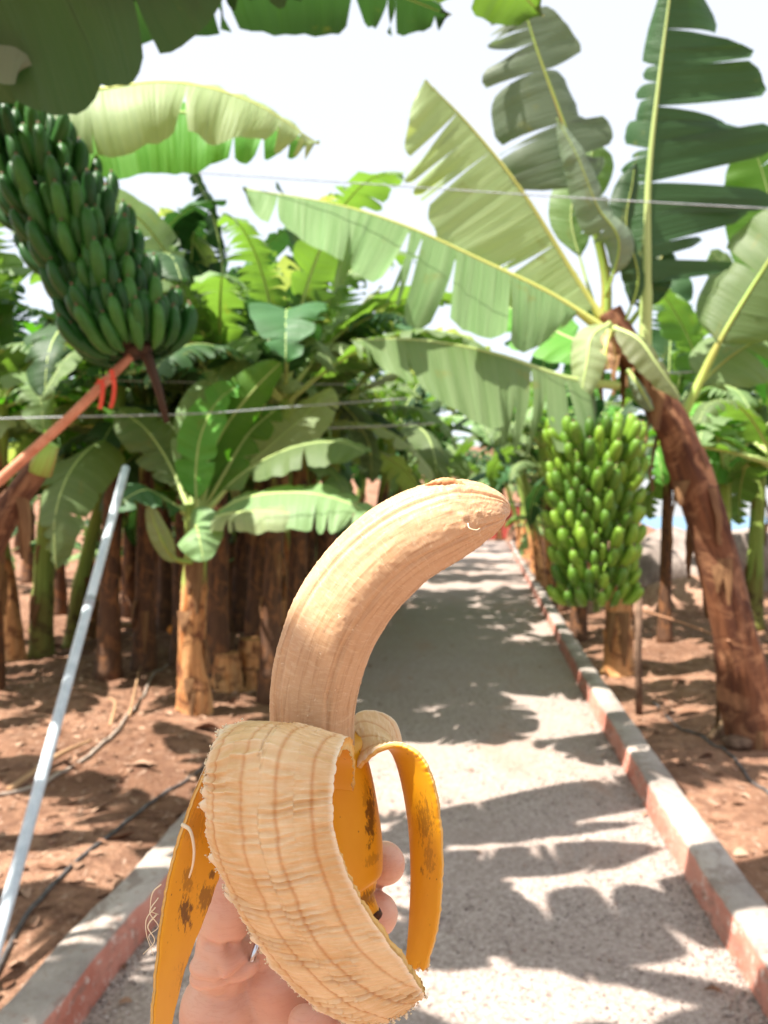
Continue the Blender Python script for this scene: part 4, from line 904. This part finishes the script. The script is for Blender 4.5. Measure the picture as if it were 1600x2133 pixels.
# ================================================================== THE PEELED BANANA
def resample(keys, n): return catmull(keys, n)
bn = empty('peeled_banana', at(780, 1890, .33), 'half peeled ripe banana held up in the hand with its peel hanging in strips', 'banana')
def flesh():
    K = [(655, 1600, .325, 82), (650, 1490, .322, 87), (660, 1400, .320, 92), (693, 1300, .318, 95), (752, 1208, .316, 96), (835, 1130, .313, 94), (925, 1085, .311, 86), (985, 1068, .310, 70), (1025, 1064, .309, 50), (1050, 1064, .309, 28), (1062, 1066, .309, 7)]
    n = 320; S = 180; Kc = catmull(K, n); P = [at(k[0], k[1], k[2]) for k in Kc]; rad = [max(.0008, k[3] / 1600 * k[2]) for k in Kc]
    Ls = [0]
    for i in range(n): Ls.append(Ls[-1] + (P[i+1] - P[i]).length)
    grooves = [(.35, .00055, .05), (1.25, .0007, .045), (1.9, .0005, .04), (2.75, .0006, .05), (3.9, .0006, .05), (5.1, .0006, .05)]
    def shp(i, nn, a):
        r = rad[i]; s = Ls[i]
        q = 1 + .028 * math.cos(5 * a + .6 + s * 2)
        d = .0
        for ga, gd, gw in grooves:
            x = (a - ga - .10 * N1(s * 25, ga) + math.pi) % (2 * math.pi) - math.pi
            d -= gd * 1.4 * math.exp(-(x / gw) ** 2) - gd * .35 * math.exp(-((abs(x) - gw * 2.2) / (gw)) ** 2)
        d += .00016 * N1(a * 9, s * 1500, 2) + .00016 * N1(a * 7, s * 260, 5) + .0004 * N1(a * 2, s * 60, 7)
        if N1(a * 16, s * 520, 11) > .5: d += .00025
        if s > .125 and abs((a - 4.3)) < 1.3: d += .0014 * max(0, N1(a * 6, s * 240, 9)) * math.exp(-((s - .137) / .008) ** 2)
        return q + d / r * min(1, r / .006)
    mb = MB(); mb.tube(P, rad, S, 0, shape=shp, up=Vector((0, -1, 0)))
    mb.uv = [[(u[0] * .11, u[1]) for u in f] for f in mb.uv]
    return mb.build('flesh', M['flesh'], bn)
flesh()
mb = MB(); nub = [at(885, 1010, .304), at(915, 1004, .303), at(948, 1006, .303), at(985, 1018, .302)]
nb_ = [Vector(p) for p in catmull(nub, 30)]
mb.tube(nb_, [.0017 * math.sin(math.pi * min(.98, max(.04, i / 30))) for i in range(31)], 14, shape=lambda i, n, a: 1 + .5 * N1(a * 2, i * .5, 3) + .3 * N1(a * 5, i * 1.3, 6))
g = NG('bruised_flesh'); f = g.noise(g.coord('Object'), 300, 4); M['bruise'] = g.done(g.bsdf(g.mix(f, lin('#a8683c'), lin('#cf9a6c')), .5, g.bump(f, .5, .0006), .4))
mb.build('bruised_ridge', M['bruise'], bn)
# browned patch near the tip
def patch(px, py, Yd, rx, ry, mat, name, seed, thick=.0008, ang=0):
    rg = random.Random(seed); mb = MB(); c = at(px, py, Yd); ctr = mb.vert(c + Vector((0, -thick, 0))); ring = []
    n = 26
    for i in range(n):
        a = 6.283 * i / n; q = 1 + .45 * N1(math.cos(a) * 2 + seed, math.sin(a) * 2); u, v = rx * q * math.cos(a), ry * q * math.sin(a)
        u, v = u * math.cos(ang) - v * math.sin(ang), u * math.sin(ang) + v * math.cos(ang)
        ring.append(mb.vert(c + Vector((u, .0006, v))))
    for i in range(n): mb.face([ctr, ring[i], ring[(i+1) % n]])
def body():
    K = [(668, 1560, .327, 90), (690, 1640, .330, 90), (708, 1740, .332, 88), (720, 1800, .333, 80), (735, 1845, .333, 66), (752, 1876, .331, 40), (768, 1894, .330, 22), (782, 1915, .329, 17)]
    n = 90; Kc = catmull(K, n); P = [at(k[0], k[1], k[2]) for k in Kc]; rad = [k[3] / 1600 * k[2] for k in Kc]
    mb = MB(); mb.tube(P, rad, 64, 0, shape=lambda i, nn, a: 1 + .03 * math.cos(5 * a + 1.0) + .006 * N1(math.cos(a) * 3, math.sin(a) * 3, i * .1), up=Vector((0, -1, 0)))
    mb.uv = [[(u[0] * .11, u[1]) for u in f] for f in mb.uv]
    o = mb.build('lower_peel', [M['peel_out']], bn)
    m2 = MB(); m2.tube([P[-8], P[-4], P[-1], P[-1] + (P[-1] - P[-4]) * .6], [rad[-8] * 1.03, rad[-4] * 1.06, rad[-1] * 1.1, rad[-1] * .8], 20, shape=lambda i, nn, a: 1 + .12 * N1(math.cos(a) * 3, math.sin(a) * 3, i))
    m2.build('stem_end', M['scar'], bn)
body()
def rid(ux, s, seed):
    st = math.floor(ux * 92 + .45 * N1(s * 18, ux * 6, seed))
    ph = s * (380 + 40 * N1(st * 3.1, seed)) + st * .37 + .9 * N1(ux * 30, s * 55, seed) + .35 * N1(ux * 120, s * 30, seed + 5)
    a = .35 + 1.5 * N1(ux * 60, s * 150, seed + 7)
    return max(0, min(1.2, a)) * (1 - 2 * abs(math.sin(math.pi * ph)) ** .7) + .45 * N1(ux * 200, s * 260, seed + 8)
def strip(keys, thick, inner, name='peel_strip', n=150, m=70, bulge=None, jag=(.0012, .0012), edge_curl=0, wr=.0005, label=None, endjag=.002, seed=0, fringe=(1, 1)):
    """keys: (ax, ay, aY, bx, by, bY[, bulge m]); inner=+1 when T x (A->B) faces the fruit side"""
    K = catmull([tuple(float(x) for x in k) for k in keys], n)
    A = [at(*k[0:3]) for k in K]; B = [at(*k[3:6]) for k in K]; Lb = [k[6] if len(k) > 6 else 0 for k in K]
    mid = [(A[i] + B[i]) / 2 for i in range(n + 1)]; Ls = [0]
    for i in range(n): Ls.append(Ls[-1] + (mid[i+1] - mid[i]).length)
    tot = Ls[-1]; top = []; bot = []; uv = []; gv = []; wv = []; rv = []
    base = []
    for i in range(n + 1):
        T = (mid[min(i+1, n)] - mid[max(i-1, 0)]).normalized(); W = B[i] - A[i]; Nn = T.cross(W).normalized() * inner; w_ = W.length; s = Ls[i]
        ja = jag[0] * (N1(s * 500, 1, seed) + .9 * N1(s * 150, 5, seed)); jb = jag[1] * (N1(s * 500, 3, seed) + .9 * N1(s * 150, 6, seed))
        row = []; urow = []
        for j in range(m + 1):
            u = j / m; x = u * 2 - 1
            p = A[i] + W * u + Nn * Lb[i] * (1 - x * x) * (1 - (.45 * x if n > 250 else 0))
            if u < .06: p -= W.normalized() * ja * (1 - u / .06)
            if u > .94: p += W.normalized() * jb * (1 - (1 - u) / .06)
            if i > n - 6: p += T * endjag * (N1(u * w_ * 400, 7, seed) + .6 * N1(u * w_ * 1400, 8, seed)) * (i - n + 6) / 6
            row.append(p); urow.append((u * w_, s))
        base.append((row, Nn, w_, s)); uv.append(urow)
    def nrm(i, j):
        r = base
        a = r[min(i+1, n)][0][j] - r[max(i-1, 0)][0][j]; b = r[i][0][min(j+1, m)] - r[i][0][max(j-1, 0)]
        v = a.cross(b)
        return (v.normalized() if v.length > 1e-12 else r[i][1] * inner) * inner
    for i in range(n + 1):
        row, Nn, w_, s = base[i]; tr, br = [], []
        for j in range(m + 1):
            u = j / m; ux = u * w_; nn = nrm(i, j)
            e = min(1, min(u, 1 - u) / .05) ** .5
            d = wr * (rid(ux, s, seed) + .5 * N1(ux * 190, s * 850, seed + 3)) + .0006 * N1(ux * 60, s * 45, 4)
            gx = ux * 92 + .45 * N1(s * 18, ux * 6, seed) + .04 * N1(s * 220, ux * 20, seed); g_ = abs((gx % 1) - .5); gi = N1(math.floor(gx) * 7.3, s * 9, seed) * .5 + .75
            gg = math.exp(-(g_ / .06) ** 2) * gi
            d -= .0005 * gg
            if (u > .42 and u < .5): d -= .0010 * math.exp(-(((u - .46) * w_ + .0008 * N1(s * 120, 3, seed)) / .00028) ** 2) * (1 if .022 < s < .058 else 0) * (n > 250)
            gv.append(gg); wv.append(.48 + .42 * rid(ux, s, seed))
            rv.append(max(0, 1 - min(ux * .9, (w_ - ux) * 1.6) / .0030))
            th = thick * (.55 + .45 * e) if not (n > 250 and u > .5) else thick * 1.25
            tr.append(row[j] + nn * (th * .5 + d * e)); br.append(row[j] - nn * th * .5)
        top.append(tr); bot.append(br)
    mb = MB()
    ti = mb.grid(top, lambda i, j: uv[i][min(j, m)], 0, flip=inner < 0)
    bi = mb.grid(bot, lambda i, j: uv[i][min(j, m)], 1, flip=inner > 0)
    for i in range(n):
        for j, fl in ((0, 0), (m, 1)):
            q = [ti[i][j], ti[i+1][j], bi[i+1][j], bi[i][j]]
            u = [uv[i][j], uv[i+1][j], (uv[i+1][j][0] + thick, uv[i+1][j][1]), (uv[i][j][0] + thick, uv[i][j][1])]
            mb.face(q, 2, u)
    for j in range(m):
        for i in (0, n): mb.face([ti[i][j], ti[i][j+1], bi[i][j+1], bi[i][j]], 2, [uv[i][j], uv[i][j+1], uv[i][j+1], uv[i][j]])
    # torn fringe crumbs along the edges
    rg = random.Random(seed)
    for i in range(4, n - 1):
        for j, on in ((0, fringe[0]), (m, fringe[1])):
            for _ in range(on):
                if rg.random() < .65:
                    r = rg.uniform(.0002, .0005); c = top[i][j] + Vector((rg.gauss(0, .0004), rg.gauss(0, .0003), rg.gauss(0, .0005)))
                    b = len(mb.v)
                    for p in OCT: mb.vert(c + Vector(p) * r * rg.uniform(.6, 1.5))
                    for f in OF: mb.face([b + k for k in f], 3)
    for _ in range(m):
        j = rg.randint(0, m); r = rg.uniform(.0002, .0007); c = top[n][j] + Vector((rg.gauss(0, .0008), rg.gauss(0, .0006), rg.gauss(0, .0008))); b = len(mb.v)
        for p in OCT: mb.vert(c + Vector(p) * r * rg.uniform(.6, 1.5))
        for f in OF: mb.face([b + k for k in f], 3)
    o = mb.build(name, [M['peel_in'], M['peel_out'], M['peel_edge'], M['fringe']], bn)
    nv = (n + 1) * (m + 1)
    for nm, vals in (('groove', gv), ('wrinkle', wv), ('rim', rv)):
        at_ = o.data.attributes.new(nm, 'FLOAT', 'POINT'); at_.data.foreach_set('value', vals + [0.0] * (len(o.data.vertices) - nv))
    if label: o['label'] = label
    return o
strip([(610, 1640, .305, 738, 1640, .305, .002), (590, 1570, .300, 736, 1580, .300, .001), (520, 1515, .292, 730, 1552, .290, .001), (468, 1528, .280, 716, 1552, .276, .0035),
       (440, 1580, .272, 700, 1590, .264, .008), (431, 1650, .268, 692, 1660, .258, .008), (438, 1740, .266, 700, 1745, .255, .008), (468, 1822, .266, 735, 1840, .255, .007),
       (515, 1915, .268, 790, 1930, .257, .006), (575, 2010, .270, 842, 1998, .260, .005), (655, 2085, .273, 872, 2045, .263, .004), (745, 2128, .275, 884, 2066, .265, .003)],
      .0036, 1, n=560, m=130, jag=(.0034, .0008), wr=.00075, label='broad front strip of peel folded over with its pale inside showing', seed=1, fringe=(3, 0))
strip([(748, 1600, .316, 735, 1540, .342, -.001), (758, 1588, .312, 745, 1488, .346, -.001), (790, 1562, .306, 785, 1484, .347, -.003), (832, 1550, .302, 822, 1505, .346, -.006), (875, 1573, .300, 838, 1560, .342, -.006),
       (902, 1625, .300, 849, 1640, .336, -.005), (918, 1710, .302, 858, 1730, .331, -.004), (922, 1810, .305, 861, 1830, .328, -.003), (914, 1920, .308, 856, 1930, .325, -.002), (890, 2016, .311, 849, 2010, .322, -.001)],
      .0026, 1, n=200, m=60, jag=(.0007, .0004), wr=.0003, label='narrow strip of peel arching over to the right', seed=2, fringe=(0, 0))
strip([(600, 1600, .310, 620, 1560, .335, 0), (540, 1540, .300, 560, 1530, .330, 0), (478, 1540, .290, 500, 1550, .322, 0), (436, 1590, .284, 460, 1620, .315, 0), (392, 1690, .281, 462, 1705, .308, 0), (355, 1810, .280, 464, 1790, .303, 0),
       (334, 1930, .280, 428, 1900, .299, 0), (322, 2050, .281, 385, 2010, .296, 0), (314, 2150, .283, 355, 2130, .294, 0), (310, 2240, .286, 335, 2220, .293, 0)],
      .0024, -1, n=200, m=60, jag=(.0005, .0006), wr=.0003, label='long yellow strip of peel hanging down on the left', seed=3, fringe=(0, 0))
# loose fibres
def fibre(pts, r, name='fibre'):
    mb = MB(); P = [Vector(p) for p in catmull([at(*p) for p in pts], 24)]; mb.tube(P, [r * (1 - .6 * i / 24) for i in range(25)], 6); mb.build(name, M['fringe'], bn)
fibre([(380, 1718, .279), (396, 1730, .276), (404, 1765, .275), (402, 1800, .276), (394, 1828, .279)], .0008)
fibre([(336, 1842, .279), (318, 1860, .278), (314, 1895, .278), (330, 1905, .279)], .00028)
fibre([(326, 1905, .279), (308, 1930, .278), (322, 1960, .278), (298, 1988, .277)], .0003)
fibre([(324, 1890, .279), (305, 1915, .278), (306, 1950, .278), (320, 1990, .277)], .00025)
fibre([(330, 1870, .279), (312, 1900, .276), (330, 1930, .278), (310, 1950, .277), (322, 1975, .278)], .00022)
fibre([(975, 1090, .281), (978, 1100, .28), (992, 1104, .28), (1000, 1100, .28)], .0003)
# dark scars on the outside of the peel
def scar(px, py, Yd, hw, hh, parent, seed, lean=0):
    rows = []; mb = MB()
    for i in range(15):
        t = i / 14; w_ = hw * math.sin(math.pi * t) ** .6 * (1 + .5 * N1(t * 9, seed)); c = at(px + lean * (t - .5), py + hh * (t * 2 - 1), Yd)
        rows.append([c + Vector((-w_ * .0002, 0, 0)), c + Vector((0, -.0003, 0)), c + Vector((w_ * .0002, 0, 0))])
    mb.grid(rows, lambda i, j: (0, 0)); return mb

# ================================================================== HAND
def capsule(bm, a, b, ra, rb, seg=20):
    """tapered capsule between two points"""
    d = b - a; L = d.length; q = d.to_track_quat('Z', 'Y'); rings = []; pts = []
    for i in range(6): t = math.pi / 2 * i / 6; pts.append((-ra * math.cos(t), ra * math.sin(t)))
    for i in range(0, 7): t = i / 6; pts.append((L * t, ra + (rb - ra) * t))
    for i in range(1, 7): t = math.pi / 2 * i / 6; pts.append((L + rb * math.sin(t), rb * math.cos(t)))
    prev = None
    for z, r in pts:
        ring = [bm.verts.new(a + q @ Vector((max(r, 1e-5) * math.cos(6.2832 * k / seg), max(r, 1e-5) * math.sin(6.2832 * k / seg), z))) for k in range(seg)]
        if prev:
            for k in range(seg): bm.faces.new((prev[k], prev[(k+1) % seg], ring[(k+1) % seg], ring[k]))
        else: bm.faces.new(list(reversed(ring)))
        prev = ring
    bm.faces.new(prev)
def hand():
    bm = bmesh.new()
    def chain(pts):
        for p, q in zip(pts, pts[1:]):
            capsule(bm, at(*p[:3]), at(*q[:3]), p[3] / 1600 * p[2], q[3] / 1600 * q[2])
    # the finger column that rises at the left, between the two peel strips, and the pad below it
    chain([(470, 2060, .358, 54), (462, 1972, .346, 55), (474, 1905, .343, 50), (480, 1850, .345, 42), (480, 1800, .350, 36)])
    chain([(425, 2024, .3405, 36), (470, 2016, .339, 38), (512, 2004, .342, 32)])
    # palm
    chain([(545, 2290, .385, 150), (490, 2150, .362, 112), (462, 2105, .356, 88)])
    chain([(600, 2250, .385, 120), (580, 2110, .362, 80), (566, 2050, .358, 62), (560, 1995, .364, 42)])
    chain([(560, 2240, .385, 100), (605, 2130, .380, 80), (610, 2040, .392, 60)])
    chain([(600, 2260, .385, 90), (660, 2180, .380, 66), (680, 2130, .390, 50)])
    # finger with the ring
    chain([(455, 1975, .360, 40), (530, 1975, .356, 40), (650, 2010, .372, 40), (700, 2000, .385, 40)])
    # index
    chain([(520, 2010, .380, 56), (560, 1880, .402, 50), (700, 1812, .408, 46), (775, 1802, .388, 44), (800, 1798, .362, 44), (803, 1800, .350, 42)])
    # middle
    chain([(560, 2040, .392, 56), (620, 1950, .412, 50), (720, 1912, .410, 46), (770, 1905, .388, 45), (787, 1904, .362, 43), (786, 1908, .350, 42)])
    # ring finger
    chain([(620, 2080, .398, 52), (700, 2030, .408, 44), (760, 2010, .395, 40), (780, 2030, .368, 38), (762, 2075, .345, 36), (742, 2115, .335, 34)])
    # little finger
    chain([(650, 2150, .395, 46), (720, 2130, .395, 38), (745, 2150, .370, 36), (690, 2150, .340, 35), (632, 2128, .325, 34)])
    # wrist and forearm going back towards the photographer
    chain([(560, 2240, .380, 100)] * 1 + [(540, 2420, .37, 110)])
    w0 = at(540, 2420, .37)
    capsule(bm, w0, Vector((-.09, .20, 1.08)), .026, .034); capsule(bm, Vector((-.09, .20, 1.08)), Vector((-.17, -.02, .97)), .034, .042)
    me = bpy.data.meshes.new('hand_src'); bm.to_mesh(me); bm.free()
    o = bpy.data.objects.new('person', me); C.objects.link(o)
    md = o.modifiers.new('r', 'REMESH'); md.mode = 'VOXEL'; md.voxel_size = .0011; md.use_smooth_shade = True
    s = o.modifiers.new('s', 'CORRECTIVE_SMOOTH') if False else o.modifiers.new('s', 'SMOOTH'); s.factor = .6; s.iterations = 15
    dg = bpy.context.evaluated_depsgraph_get(); dg.update()
    me2 = bpy.data.meshes.new_from_object(o.evaluated_get(dg)); me2.name = 'person'
    o.modifiers.clear(); o.data = me2; me2.materials.clear(); me2.materials.append(M['skin'])
    # creases
    def K(x, y): return at(x, y, .333)
    creases = [(K(425, 1976), K(480, 1984), .0026, .0024), (K(480, 1984), K(532, 1996), .0032, .0026), (K(385, 2046), K(470, 2056), .0018, .0022), (K(470, 2056), K(535, 2000), .0026, .0022), (K(452, 2024), K(462, 2052), .0016, .002), (K(540, 2005), K(520, 1930), .0030, .0028),
               (K(425, 2133), K(490, 2062), .0004, .0012), (K(430, 2105), K(600, 2080), .0004, .0010), (K(440, 2118), K(600, 2098), .0005, .0010), (K(470, 2128), K(600, 2115), .0004, .0010), (K(500, 2090), K(590, 2066), .0003, .0010), (K(380, 2085), K(450, 2075), .0003, .001)]
    ns = [v.normal.copy() for v in me2.vertices]
    for v, nn in zip(me2.vertices, ns):
        d = 0
        for a, b, dep, wd in creases:
            ab = b - a; f = max(0, min(1, (v.co - a).dot(ab) / ab.length_squared)); q = (a + ab * f) - v.co; q.y *= .05
            d -= dep * math.exp(-(q.length / wd) ** 2)
        d += .00008 * N1(*(v.co * 70))
        v.co += nn * d
    for p in me2.polygons: p.use_smooth = True
    tag(o, 'left hand of the photographer gripping the peeled banana, fingers wrapped behind it', 'person')
    return o
hand()
# ring on the index finger, seen in the gap right of the thumb
mb = MB(); c = at(526, 1972, .350); q = Vector((.93, .15, -.37)).to_track_quat('Z', 'Y')
pts = [c + q @ Vector((.0098 * math.cos(6.2832 * i / 48), .0098 * math.sin(6.2832 * i / 48), 0)) for i in range(49)]
mb.tube(pts, .0014, 8, cap=False)
tag(mb.build('finger_ring', M['silver']), 'thin silver ring on the index finger of the hand', 'ring')
